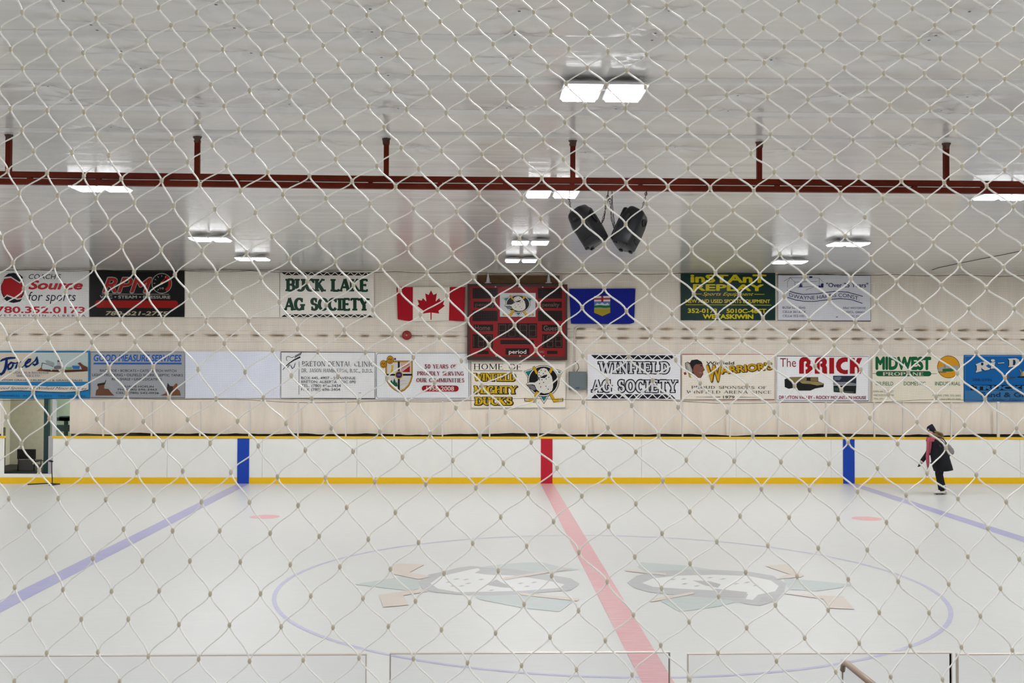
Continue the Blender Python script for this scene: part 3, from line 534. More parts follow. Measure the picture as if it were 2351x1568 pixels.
# ------------------------------------------------------------------ the knotted net in front of the camera: knots in the plane y = NETY, x z in millimetres
# each row: strand number, first knot: x z x z ...
NET = """
-15,8:1092 4074 1137 4040 1183 4005 1230 3971 1278 3937 1327 3903
-14,7:1014 4072 1060 4036 1105 4001 1152 3967 1200 3932 1248 3897 1297 3863 1347 3828
-13,6:937 4072 981 4036 1025 4001 1073 3964 1120 3928 1169 3893 1218 3858 1267 3823 1317 3787 1369 3751
-12,5:859 4073 902 4037 945 4002 991 3965 1038 3928 1086 3891 1137 3854 1186 3820 1236 3784 1286 3747 1338 3710
-11,4:782 4075 823 4040 866 4003 910 3967 955 3931 1002 3893 1052 3857 1102 3821 1155 3782 1203 3746 1254 3709 1306 3671 1360 3631
-10,3:705 4077 745 4042 787 4006 829 3971 873 3934 919 3896 968 3861 1015 3822 1065 3787 1118 3747 1168 3709 1221 3670 1273 3631 1327 3590 1383 3548
-9,2:628 4080 667 4045 707 4010 749 3975 792 3938 837 3901 883 3864 932 3827 978 3789 1029 3752 1081 3712 1133 3671 1186 3632 1239 3590 1294 3549 1351 3506
-8,2:590 4048 629 4013 669 3978 711 3942 754 3906 800 3866 846 3830 895 3791 942 3756 993 3715 1044 3677 1097 3635 1152 3592 1205 3550 1259 3508 1316 3464 1375 3418
-7,1:513 4052 551 4017 591 3982 631 3946 673 3909 717 3874 762 3836 808 3796 855 3755 904 3720 954 3681 1005 3640 1059 3595 1114 3551 1168 3510 1223 3467 1281 3422 1340 3376 1402 3329
-6,0:436 4057 473 4022 512 3987 551 3951 593 3914 635 3877 679 3841 724 3801 770 3765 818 3723 866 3686 916 3643 966 3604 1021 3557 1074 3516 1131 3472 1187 3426 1245 3380 1305 3332 1367 3284
-5,-1:360 4062 396 4027 433 3991 472 3955 512 3919 552 3882 596 3846 640 3807 685 3769 732 3729 779 3691 827 3649 878 3608 929 3563 981 3521 1036 3478 1093 3431 1149 3384 1208 3338 1268 3289 1330 3239 1395 3186
-4,-1:319 4032 356 3996 393 3961 432 3924 471 3886 513 3851 555 3810 599 3774 645 3733 691 3696 738 3655 788 3612 839 3567 891 3525 944 3482 998 3436 1053 3390 1110 3343 1170 3295 1229 3246 1292 3193 1357 3140 1425 3084
-3,-2:244 4037 279 4001 315 3966 352 3929 391 3892 431 3856 472 3816 516 3777 560 3736 605 3700 651 3659 699 3617 748 3574 799 3533 851 3487 904 3440 958 3395 1014 3348 1072 3298 1131 3255 1190 3201 1253 3147 1319 3092 1388 3035
-2,-3:168 4043 202 4007 238 3971 274 3935 311 3898 349 3861 390 3822 432 3782 475 3741 518 3703 564 3662 610 3621 659 3580 708 3540 759 3496 811 3447 863 3401 918 3353 974 3304 1032 3255 1088 3205 1150 3154 1214 3099 1280 3044 1349 2985 1420 2925
-1,-4:93 4050 127 4013 161 3976 196 3940 232 3903 269 3866 308 3827 348 3787 391 3748 433 3710 477 3667 523 3626 569 3580 618 3541 667 3498 718 3452 769 3406 824 3360 878 3311 933 3260 990 3209 1048 3163 1109 3108 1174 3052 1241 2994 1310 2934 1382 2873
0,-5:19 4057 52 4020 85 3983 119 3946 154 3908 190 3871 227 3833 267 3794 307 3754 346 3719 391 3673 435 3631 480 3589 528 3546 576 3502 626 3457 676 3410 729 3364 782 3317 837 3268 891 3216 949 3165 1009 3118 1068 3064 1135 3002 1201 2944 1271 2884 1343 2821 1417 2756
1,-6:-55 4065 -22 4027 10 3990 43 3953 77 3915 110 3877 147 3837 185 3800 224 3760 264 3725 305 3675 348 3636 393 3592 438 3550 485 3508 533 3461 583 3416 633 3369 686 3321 739 3274 794 3225 848 3174 907 3120 966 3068 1027 3008 1091 2952 1161 2894 1230 2833 1302 2768 1377 2701 1454 2631
2,-7:-128 4073 -97 4035 -65 3997 -32 3959 1 3921 35 3884 68 3844 105 3806 141 3764 180 3728 220 3682 262 3641 306 3598 350 3554 396 3511 443 3467 490 3421 541 3373 592 3325 644 3280 697 3229 751 3177 808 3125 867 3073 928 3014 990 2959 1055 2902 1119 2845 1189 2780 1261 2713 1336 2643 1413 2573
3,-7:-171 4043 -139 4005 -107 3966 -75 3928 -42 3889 -9 3850 25 3810 60 3770 98 3732 137 3687 177 3646 219 3604 262 3562 307 3518 351 3474 398 3426 446 3378 497 3329 548 3283 598 3233 654 3185 709 3132 765 3081 826 3023 885 2968 948 2906 1014 2852 1078 2789 1145 2724 1219 2654 1295 2583 1373 2511 1452 2438
4,-8:-244 4051 -214 4013 -183 3974 -151 3935 -117 3895 -87 3858 -54 3820 -20 3779 16 3739 53 3697 92 3655 132 3610 175 3568 219 3522 264 3477 307 3431 354 3382 402 3332 452 3284 502 3237 555 3187 612 3139 667 3090 724 3024 781 2971 844 2916 905 2859 971 2795 1037 2729 1107 2661 1178 2593 1253 2522 1330 2449 1410 2375
5,-9:-317 4060 -288 4020 -258 3982 -227 3943 -196 3904 -165 3866 -131 3824 -98 3783 -64 3744 -29 3703 10 3658 48 3616 88 3574 129 3529 174 3481 217 3437 262 3389 309 3341 358 3289 406 3242 457 3190 511 3140 566 3090 624 3034 680 2982 741 2925 802 2866 864 2801 929 2739 997 2670 1065 2602 1133 2530 1210 2458 1288 2385 1368 2309
6,-10:-389 4069 -361 4028 -332 3989 -302 3949 -272 3910 -242 3871 -209 3832 -177 3790 -144 3750 -109 3707 -74 3665 -37 3622 2 3578 41 3537 87 3485 127 3442 171 3393 216 3344 262 3295 309 3247 361 3195 414 3144 466 3095 523 3035 578 2984 638 2929 699 2870 760 2809 822 2743 888 2676 954 2610 1023 2537 1092 2468 1167 2394 1245 2319 1324 2244
7,-10:-434 4038 -405 3997 -376 3957 -347 3917 -317 3876 -286 3838 -255 3797 -221 3756 -190 3713 -157 3671 -120 3627 -83 3584 -44 3539 -4 3494 37 3448 82 3399 124 3351 169 3303 215 3254 262 3206 314 3151 365 3101 419 3044 473 2985 538 2931 596 2872 655 2812 717 2747 781 2681 847 2611 913 2541 982 2469 1050 2402 1123 2330 1200 2255 1280 2176
8,-11:-507 4047 -479 4006 -451 3967 -422 3925 -393 3884 -362 3843 -333 3804 -301 3764 -271 3721 -237 3676 -204 3633 -168 3589 -131 3545 -91 3501 -51 3455 -9 3405 33 3358 79 3308 123 3259 168 3209 216 3152 268 3102 320 3048 377 2985 436 2933 491 2876 550 2815 609 2753 671 2688 737 2617 803 2547 870 2476 936 2408 1005 2338 1079 2264 1153 2189 1233 2109
9,-12:-580 4057 -553 4015 -526 3974 -497 3934 -469 3893 -440 3851 -411 3812 -380 3771 -350 3728 -318 3686 -286 3641 -253 3598 -218 3549 -179 3506 -141 3461 -100 3413 -59 3366 -15 3317 27 3269 72 3216 117 3164 166 3110 217 3055 269 3001 328 2951 385 2890 442 2825 499 2762 560 2698 623 2629 685 2560 751 2489 819 2418 888 2346 958 2274 1031 2199 1108 2121
10,-13:-652 4066 -626 4025 -599 3983 -573 3941 -545 3900 -516 3858 -490 3825 -459 3781 -430 3734 -400 3692 -369 3649 -337 3605 -303 3561 -269 3515 -232 3469 -194 3422 -153 3375 -112 3326 -70 3277 -27 3226 18 3174 66 3122 115 3059 166 3005 217 2961 271 2905 327 2843 382 2781 441 2718 501 2649 560 2584 623 2514 697 2435 767 2360 838 2284 909 2209 982 2133
11,-14:-722 4076 -699 4034 -675 3992 -649 3950 -622 3908 -593 3864 -567 3827 -538 3787 -511 3746 -482 3702 -451 3658 -420 3614 -389 3570 -357 3525 -322 3478 -285 3430 -247 3384 -207 3337 -168 3287 -125 3237 -85 3190 -39 3141 4 3089 53 3034 107 2972 161 2918 213 2860 269 2797 324 2733 380 2668 438 2598 498 2533 566 2459 640 2378 710 2303 784 2223 855 2146
12,-15:-792 4086 -770 4043 -747 4000 -723 3958 -698 3917 -671 3873 -645 3836 -617 3796 -590 3753 -562 3713 -534 3669 -503 3620 -473 3577 -443 3532 -411 3485 -378 3437 -340 3392 -302 3346 -264 3297 -223 3246 -182 3195 -139 3148 -95 3095 -50 3043 0 2984 49 2928 101 2866 154 2807 207 2743 266 2682 321 2613 378 2550 439 2479 508 2403 580 2324 652 2244 726 2162
13,-15:-840 4053 -818 4009 -797 3965 -773 3923 -748 3882 -722 3844 -694 3802 -668 3759 -641 3719 -613 3676 -586 3634 -557 3586 -527 3543 -498 3491 -467 3447 -432 3398 -396 3351 -359 3304 -320 3255 -282 3204 -238 3158 -193 3104 -151 3052 -103 2989 -56 2934 -8 2877 44 2817 98 2757 150 2695 206 2623 262 2561 318 2490 385 2417 451 2342 522 2262 594 2182
14,-16:-908 4063 -889 4019 -868 3975 -847 3930 -824 3886 -798 3847 -772 3811 -746 3770 -719 3729 -692 3685 -665 3639 -638 3598 -607 3550 -582 3504 -550 3453 -520 3408 -484 3363 -454 3311 -416 3261 -378 3206 -336 3159 -294 3108 -251 3056 -207 2993 -160 2941 -112 2885 -67 2823 -14 2763 39 2706 93 2637 147 2569 202 2502 265 2429 329 2354 396 2277 466 2197 537 2115
15,-16:-956 4030 -938 3985 -918 3940 -897 3896 -875 3852 -849 3815 -823 3775 -797 3732 -771 3691 -744 3648 -717 3602 -689 3557 -660 3511 -635 3459 -606 3410 -576 3366 -546 3319 -512 3270 -479 3222 -429 3162 -390 3109 -348 3061 -307 3001 -262 2953 -217 2890 -174 2827 -126 2765 -73 2701 -20 2641 34 2578 88 2511 148 2439 208 2365 273 2288 340 2209 410 2128
16,-16:-1004 3995 -987 3950 -969 3905 -951 3859 -924 3822 -899 3779 -874 3739 -848 3696 -822 3653 -797 3608 -770 3563 -744 3515 -717 3466 -689 3418 -661 3368 -632 3317 -601 3274 -567 3221 -529 3175 -486 3116 -448 3063 -401 3010 -361 2955 -319 2898 -275 2837 -230 2771 -184 2709 -132 2643 -78 2584 -24 2516 32 2446 91 2374 153 2298 217 2220 284 2139
17,-16:-1053 3960 -1036 3914 -1019 3870 -1000 3826 -976 3783 -951 3744 -925 3700 -899 3657 -875 3615 -848 3570 -823 3521 -797 3475 -771 3426 -743 3376 -718 3322 -689 3276 -659 3223 -622 3174 -584 3121 -547 3060 -502 3014 -459 2963 -419 2899 -376 2840 -332 2776 -289 2713 -241 2648 -188 2590 -136 2523 -82 2453 -26 2381 33 2307 95 2230 159 2150
18,-16:-1102 3923 -1086 3878 -1069 3833 -1050 3788 -1026 3746 -1002 3704 -977 3661 -953 3617 -928 3573 -900 3528 -877 3481 -853 3430 -825 3382 -801 3331 -775 3278 -746 3223 -715 3178 -678 3126 -645 3062 -606 3017 -559 2968 -516 2908 -477 2846 -434 2782 -392 2717 -349 2652 -303 2587 -249 2524 -196 2458 -141 2387 -85 2314 -26 2238 36 2159
19,-16:-1151 3886 -1135 3841 -1119 3795 -1100 3751 -1078 3708 -1055 3664 -1030 3621 -1007 3577 -981 3532 -957 3485 -933 3434 -908 3385 -884 3335 -860 3282 -833 3225 -804 3177 -769 3123 -732 3071 -697 3013 -656 2964 -615 2910 -576 2847 -538 2787 -495 2723 -453 2657 -410 2589 -364 2520 -312 2456 -258 2388 -202 2320 -145 2244 -86 2166
20,-15:-1185 3803 -1169 3757 -1149 3713 -1130 3668 -1108 3624 -1084 3580 -1062 3534 -1038 3489 -1014 3440 -989 3392 -965 3340 -942 3287 -917 3228 -891 3184 -861 3119 -830 3073 -790 3018 -745 2971 -707 2909 -672 2851 -633 2788 -597 2726 -555 2658 -515 2594 -473 2520 -424 2456 -374 2389 -321 2321 -265 2247 -207 2172
21,-12:-1184 3626 -1162 3582 -1140 3536 -1118 3491 -1095 3443 -1072 3395 -1048 3344 -1025 3292 -1002 3237 -975 3183 -950 3129 -922 3073 -888 3019 -852 2968 -809 2914 -771 2852 -734 2791 -695 2726 -660 2664 -619 2595 -578 2524 -533 2459 -486 2390 -437 2322 -384 2249 -328 2176
22,-10:-1198 3491 -1176 3444 -1154 3396 -1132 3346 -1109 3295 -1086 3242 -1063 3186 -1037 3132 -1010 3077 -980 3021 -949 2966 -912 2911 -872 2853 -834 2791 -800 2729 -761 2661 -726 2604 -684 2527 -640 2463 -596 2392 -550 2324 -501 2252 -448 2179
23,-8:-1214 3347 -1192 3297 -1171 3244 -1147 3192 -1125 3135 -1099 3080 -1072 3025 -1042 2968 -1010 2911 -975 2852 -933 2795 -896 2731 -862 2664 -824 2603 -789 2535 -744 2474 -703 2400 -659 2329 -613 2256 -564 2182
24,-5:-1210 3140 -1187 3083 -1162 3027 -1134 2970 -1105 2913 -1072 2855 -1037 2795 -999 2734 -961 2669 -929 2603 -894 2534 -854 2474 -812 2405 -770 2334 -725 2261 -679 2187
25,-3:-1226 2973 -1199 2915 -1169 2856 -1136 2796 -1101 2735 -1065 2672 -1030 2607 -996 2541 -956 2478 -920 2407 -880 2338 -838 2266 -794 2191 -749 2115
26,-1:-1235 2798 -1203 2737 -1170 2674 -1135 2609 -1101 2543 -1065 2476 -1027 2409 -989 2338 -950 2268 -908 2195 -864 2120
27,1:-1240 2611 -1206 2546 -1172 2478 -1136 2409 -1099 2340 -1061 2268 -1022 2196 -980 2122
28,3:-1244 2410 -1209 2340 -1173 2269 -1135 2196 -1095 2123
"""

NETY = 2.3
knots = {}
for row in NET.strip().splitlines():
    h_, d_ = row.split(':'); q, p = map(int, h_.split(',')); d_ = list(map(int, d_.split()))
    for i in range(0, len(d_), 2): knots[(p + i // 2, q)] = Vector((d_[i] / 1000, NETY + .006 * math.sin(p * 1.7 + q * .9) + .01 * math.sin(q * .31), d_[i + 1] / 1000))
near = set(knots)                       # measured part; the net runs on at the mean spacing beyond it
def mean_step(a, c):
    L = [knots[(p + a, q + c)] - v for (p, q), v in knots.items() if (p + a, q + c) in knots]
    return sum(L, Vector()) / len(L)
STEPS = [(d, mean_step(*d)) for d in ((1, -1), (-1, 1), (1, 0), (-1, 0), (0, 1), (0, -1))]
front_ = list(knots)
while front_:
    nxt = []
    for k in front_:
        for d, v in STEPS:
            n_ = (k[0] + d[0], k[1] + d[1]); c = knots[k] + v
            if n_ not in knots and -2.5 < c.x < 2.7 and 1.45 < c.z < 4.7: c.y = NETY; knots[n_] = c; nxt.append(n_)
    front_ = nxt
M_TW = mat('net_twine', (247, 246, 242), rough=.28, spec=.6, noise=.04, nscale=60)
M_KN = mat('net_knot', (204, 195, 176), rough=.5, spec=.4, noise=.1, nscale=80)
b = MB(); TR = .0015
for (p, q), a in knots.items():
    rg = random.Random(p * 91 + q)
    for k, nx in enumerate(((p + 1, q), (p, q + 1))):
        if nx not in knots: continue
        c = knots[nx]; d = c - a; u1, u2 = rg.uniform(.3, .46), rg.uniform(.3, .46)
        c1 = a + Vector((d.x * .10, -.0015, d.z * u1)); c2 = c - Vector((d.x * .10, .0015, d.z * u2))
        pts = []
        far_ = (p, q) not in near; sg = 4 if far_ else 6
        for i in range(sg + 1):
            t = i / sg; pts.append(a * (1 - t) ** 3 + c1 * 3 * t * (1 - t) ** 2 + c2 * 3 * t * t * (1 - t) + c * t ** 3)
        b.tube(pts, TR * (1.2 if k == 0 else .9), M_TW, n=4 if far_ else 6, cap=False)
    b.ball(a + Vector((0, -.001, 0)), .0043, M_KN, nu=7 if (p, q) in near else 5, nv=5 if (p, q) in near else 3, sx=.95, sz=1.45)
tag(b.build('safety_net'), 'white knotted diamond net hanging right in front of the camera', 'net')
# ------------------------------------------------------------------ fine black netting in front of the far signs
NY = DB + .16
M_BN = mat('black_cord', (66, 64, 62), rough=.8)
b = MB(); th = .0007; mp = .0412
zb = lambda x: CEIL - 3.46 + .05 * math.sin(x * .55 + .4) + .02 * math.sin(x * 1.7)
ztop = lambda x: CEIL - .055 - .035 * abs(math.sin(x * PI / 1.9 + .6))
xx = np.arange(-14, 16, mp)
for x in xx:
    b.add([(x - th, NY, zb(x)), (x + th, NY, zb(x)), (x + th, NY, ztop(x)), (x - th, NY, ztop(x)), (x, NY + 2 * th, zb(x)), (x, NY + 2 * th, ztop(x))], [(0, 1, 2, 3), (1, 4, 5, 2), (4, 0, 3, 5)], M_BN)
xq = np.arange(-14, 16, .5)
for k in range(73):
    f0 = k / 72; vs = []; fs = []
    for x in xq:
        z = zb(x) + (ztop(x) - zb(x)) * f0 + .006 * math.sin(x * 2.3 + k * .2)
        vs += [(x, NY, z - th), (x, NY, z + th), (x, NY + 2 * th, z)]
    for i in range(len(xq) - 1):
        o = 3 * i; fs += [(o, o + 3, o + 4, o + 1), (o + 1, o + 4, o + 5, o + 2), (o + 2, o + 5, o + 3, o)]
    b.add(vs, fs, M_BN)
root = thing('protective_netting', 'fine black mesh netting hanging across the far wall over the signs', 'netting', (XC, NY, 4.2))
b.build('mesh', root)
b = MB(); b.tube([(x, NY, ztop(x)) for x in np.arange(-14, 16, .12)], .007, M_BN, n=5); b.build('top_cord', root)
b = MB(); b.tube([(x, NY, zb(x)) for x in np.arange(-14, 16, .12)], .006, M_BN, n=5); b.build('bottom_cord', root)
# ------------------------------------------------------------------ ceiling lights: twin panels in rows
M_HOUS = mat('lamp_housing', (212, 214, 216), rough=.4)
M_LED = mat('lamp_diffuser', (255, 255, 255), rough=.5, emit=(251, 252, 255), es=LAMP_POWER)
M_LEDS = mat('lamp_lens_rim', (255, 255, 255), rough=.5, emit=(251, 252, 255), es=LAMP_POWER * .08)   # the frosted lens is dimmer round its edge
LZ = CEIL - .085
def make_lamp(label, x, y, z=LZ, group=None, led=None, top=CEIL):
    t = thing('ceiling_light', label, 'ceiling light', (x, y, z), group or 'twin panel lights on the rink ceiling')
    for s in (-1, 1):
        cx = x + s * .196
        rings = [[Vector((cx + sx * a, y + sy * c, zz)) for sx, sy in ((-1, -1), (1, -1), (1, 1), (-1, 1))] for a, c, zz in ((.174, .285, z), (.174, .285, z + .022), (.12, .24, z + .045), (.07, .2, z + .06))]
        MB().loft(rings, M_HOUS, smooth=False).build('housing', t)
        q4 = lambda a, c, zz: [Vector((cx + sx * a, y + sy * c, zz)) for sx, sy in ((-1, -1), (1, -1), (1, 1), (-1, 1))]
        b = MB().loft([q4(.145, .245, z - .026), q4(.162, .264, z + .001)], led or M_LEDS, cap=False, smooth=False); b.add(q4(.145, .245, z - .026), [(3, 2, 1, 0)], led or M_LED); b.build('diffuser', t)
        MB().tube([(cx, y, z + .06), (cx, y, top + .01)], .008, M_HOUS, n=6).build('hanger', t)
    MB().box((x - .03, y - .03, z + .02), (x + .03, y + .03, z + .05), M_HOUS).build('bracket', t)
    return t
VIS = [(1385, 212, 'largest twin panel light nearest the top of the picture'), (1268, 445, 'twin panel light just under the red beam left of the loudspeakers'), (1217, 557, 'twin panel light left of and below the hanging loudspeakers'), (1196, 598, 'twin panel light just above the scoreboard plank'),
       (230, 430, 'twin panel light just under the red beam at the left'), (483, 549, 'twin panel light over the blank white sign, left of the picture'), (580, 594, 'twin panel light above the left end of the green lettered sign'),
       (1947, 560, 'twin panel light above the framed grey blue building sign'), (1813, 601, 'twin panel light just above the corner of the dark green sign'), (2308, 450, 'twin panel light under the red beam cut by the right edge')]
lampx = []
for px, py, lab in VIS:
    q = atz(px, py, LZ); make_lamp(lab, q.x, q.y); lampx.append((round(q.x, 2), round(q.y, 2)))
for x in (-18.6, -12.6, 13.8, 19.8):
    for y in (3.4, 9.4, 15.3, 21.5, 25.3): make_lamp('twin panel light over a far end of the rink, outside the picture', x, y, group='lights outside the picture')
for x in (-5, 1.1, 7.25):
    for y in (-2, 3.4, 9.4):
        if (x, y) != (1.1, 9.4): make_lamp('twin panel light above the near side of the rink, outside the picture', x, y, group='lights outside the picture')

make_lamp('unseen twin panel lamp added to brighten the room behind the doorway', rx1 - .9, WY + 1.5, 2.93, 'lights outside the picture', mat('lobby_fill', (255, 255, 255), emit=(252, 252, 246), es=125.0), 3.0)  # added lamp, hidden from view, lifting the dim lobby

# ------------------------------------------------------------------ rust red double rail hung under the ceiling
M_RUST = mat('rust_paint', (92, 30, 14), rough=.6, spec=.12, noise=.22, nscale=5, bump=.1)
BY = atz(1315, 322, CEIL).y
bm_ = thing('steel_beam', 'rust red double rail steel beam hung across the rink on six short posts', 'beam', (XC, BY, 4.9))
def bz(py, px=1300): return at(px, py, BY).z
bx0, bx1 = at(-250, 400, BY).x, at(2600, 400, BY).x
tl = lambda x: .0052 * (x - XC)           # the beam hangs a little out of level
def rail(y0, y1):
    b = MB(); n = 24
    rings = []
    for i in range(n + 1):
        x = bx0 + (bx1 - bx0) * i / n; px = CAM_H
        dz = .019 * min(0, (x + 1.2) / 4.2) * -1 if x < -1.2 else 0
        rings.append([Vector((x, BY + sy, bz(yy) + dz)) for sy, yy in ((-.035, y1), (.035, y1), (.035, y0), (-.035, y0))])
    return b.loft(rings, M_RUST, smooth=False).build('rail', bm_)
rail(408.5, 421); rail(424.5, 437)
dzx = lambda x: .019 * min(0, (x + 1.2) / 4.2) * -1 if x < -1.2 else 0
for px in (-88, 69, 227, 383, 544, 693, 851, 1010, 1160, 1313.6, 1470, 1627, 1784, 1940, 2099, 2258, 2415):
    x = at(px, 420, BY).x; MB().box((x - .024, BY - .03, bz(425) + dzx(x)), (x + .024, BY + .03, bz(420.5) + dzx(x)), M_RUST).build('spacer', bm_)
M_STAIN = mat('post_collar', (88, 66, 62), rough=.8, noise=.3)
for px in (20, 453, 887, 1315, 1743, 2172):
    x = at(px, 380, BY).x
    h_ = MB(); h_.box((x - .027, BY - .027, bz(420) + dzx(x)), (x + .027, BY + .027, CEIL + .03), M_RUST); p = h_.build('hanger_post', bm_)
    rg = random.Random(px); n = 14
    MB().loft([[Vector((x + r * rg.uniform(.8, 1.25) * math.cos(2 * PI * i / n), BY + r * rg.uniform(.8, 1.25) * math.sin(2 * PI * i / n), z)) for i in range(n)] for r, z in ((.032, CEIL - .07), (.036, CEIL - .05), (.035, CEIL - .03), (.043, CEIL - .01), (.055, CEIL + .03))], M_STAIN, smooth=True).build('collar', p)

tag(MB().tube([atz(px, py, CEIL - .015) for px, py in ((2140, 620), (2156, 614.5), (2200, 605), (2250, 595), (2300, 585.5), (2351, 575), (2420, 562), (2520, 544))], .008, mat('cable_black', (30, 29, 29), rough=.6), n=6).build('cable'), 'thin black cable running along the ceiling above the blank wall at the upper right', 'cable')
# ------------------------------------------------------------------ two loudspeakers on chains
M_SPK = mat('speaker_plastic', (30, 31, 34), rough=.4, spec=.3, bump=.06, bscale=60); M_SPD = mat('speaker_dark', (14, 14, 15), rough=.6)
M_GRL = mat('speaker_grille', (20, 20, 21), rough=.5, noise=.3, nscale=150); M_CHN = mat('chain_steel', (70, 62, 56), rough=.35, metal=.8); M_WIRE = mat('wire_black', (26, 25, 25), rough=.6)
SPY = BY + .05
def rrect(wx, wy, r, n=4):
    P = []
    for sx, sy, a0 in ((1, 1, 0), (-1, 1, 90), (-1, -1, 180), (1, -1, 270)):
        for i in range(n + 1):
            a = math.radians(a0 + 90 * i / n); P.append((sx * (wx - r) + r * math.cos(a), sy * (wy - r) + r * math.sin(a)))
    return P
def speaker(label, c, R):
    """local axes: z long axis (horn end up), -y back with the handle, +y grille"""
    t = thing('loudspeaker', label, 'loudspeaker', c, 'loudspeakers hanging from the beam')
    R = R * .86; X = lambda p: c + R @ Vector(p)
    secs = [(-.27, .145, .12), (-.255, .16, .135), (-.1, .168, .145), (.08, .166, .142), (.2, .15, .128), (.262, .128, .105), (.275, .11, .09)]
    b = MB()
    b.loft([[X((x * (1 - .30 * max(0, -y / .145)), y, z + .02 * (y < 0) * (z > .2) * -1)) for x, y in rrect(wx, wy, .045)] for z, wx, wy in secs], M_SPK)
    b.build('cabinet', t)
    b = MB(); b.loft([[X((x, y0, z)) for x, z in rrect(.142 * k, .245 * k, .05)] for y0, k in ((.135, 1), (.158, .985), (.164, .93))], M_GRL); b.build('grille', t)
    b = MB(); y0 = -.146    # recessed handle cup in the back, and one in each side
    ring = lambda rx, rz, y, z: [X((rx * math.cos(2 * PI * i / 18), y, z + rz * math.sin(2 * PI * i / 18))) for i in range(18)]
    b.loft([ring(.062, .05, y0 + .004, .12), ring(.062, .05, y0 - .004, .12), ring(.048, .037, y0 - .004, .12), ring(.044, .034, y0 + .02, .12)], M_SPD); b.build('handle', t)
    b = MB()
    for s in (-1, 1):
        bs = [[X((s * (.158 + dx), .02 + ry * math.cos(2 * PI * i / 18), .06 + rz * math.sin(2 * PI * i / 18))) for i in range(18)] for dx, ry, rz in ((0, .045, .095), (.012, .045, .095), (.012, .032, .08), (-.01, .03, .075))]
        b.loft(bs, M_SPD)
    b.build('side_handle', t)
    b = MB(); b.box((-.07, -.115, -.12), (.07, -.128, -.02), M_SPD, R, c); b.box((-.05, -.15, -.19), (.05, -.128, -.14), M_SPD, R, c); b.build('input_panel', t)
    b = MB()
    for sx in (-1, 1):
        for sy in (-.8, .8): b.box((sx * .11 - .02, sy * .09 - .02, -.285), (sx * .11 + .02, sy * .09 + .02, -.25), M_SPD, R, c)
    b.build('foot', t)
    return t
def basis(zaxis, back):
    z = Vector(zaxis).normalized(); y = -(Vector(back) - z * Vector(back).dot(z)).normalized(); x = y.cross(z)
    return Matrix((x, y, z)).transposed()
def pxv(ax, ay, bx, by, dy=0):
    v = at(bx, by, SPY) - at(ax, ay, SPY); return Vector((v.x, dy, v.z))
c1, c2 = at(1345, 520, SPY), at(1449, 526, SPY)
s1 = speaker('black loudspeaker on chains with its back handle towards the camera, left one of the two', c1, basis(pxv(1367, 562, 1325, 484, .12), (-.62, -.75, .12)))
s2 = speaker('black loudspeaker on chains seen from its dark side, right one of the two', c2, basis(pxv(1428, 566, 1467, 484, .1), (.9, -.45, .05)))
def chain(par, a, c, sag=0.0, r=.011):
    n = max(3, int((c - a).length / .026)); b = MB(); d = (c - a).normalized()
    for i in range(n):
        m_ = a + (c - a) * ((i + .5) / n) + Vector((0, 0, -sag * math.sin(PI * (i + .5) / n)))
        s_ = Vector((1, 0, 0)) if i % 2 else Vector((0, 1, 0)); s_ = (s_ - d * s_.dot(d)).normalized()
        b.tube([m_ + d * (.017 * math.cos(2 * PI * k / 10)) + s_ * (.009 * math.sin(2 * PI * k / 10)) for k in range(10)], .0032, M_CHN, n=5, closed=True)
    b.tube([a + Vector((.014 * math.cos(2 * PI * k / 12), 0, .014 + .018 * math.sin(2 * PI * k / 12))) for k in range(12)], .004, M_CHN, n=5, closed=True)
    b.build('chain', par)
bot = bz(437)
chain(s1, at(1307, 458, SPY), at(1311, 490, SPY)); chain(s1, at(1395, 455, SPY), at(1381, 514, SPY), .02)
chain(s2, at(1483, 448, SPY), at(1473, 482, SPY)); chain(s2, at(1400, 462, SPY), at(1417, 530, SPY), .1)
b = MB()
for px in (1307, 1395): q = at(px, 458, SPY); b.tube([q, (q.x, BY, bot)], .005, M_WIRE, n=5)
b.build('hook', s1)
b = MB(); q = at(1483, 448, SPY); b.tube([q, (q.x, BY, bot)], .005, M_WIRE, n=5); b.build('hook', s2)
def cable(par, pts): MB().tube([at(x, y, SPY + dy) for x, y, dy in pts], .0045, M_WIRE, n=5).build('cable', par)
cable(s2, [(1405, 437, 0), (1405, 460, 0), (1402, 480, .02), (1403, 503, .03), (1409, 522, .02), (1415, 528, 0), (1424, 515, -.02), (1434, 497, -.05)])
cable(s2, [(1405, 437, 0), (1406, 470, .01), (1409, 500, .02), (1412, 520, .02), (1417, 529, 0)])
cable(s1, [(1402, 457, 0), (1396, 458, 0), (1390, 470, 0), (1389, 490, 0), (1387, 503, 0), (1381, 514, -.03)])
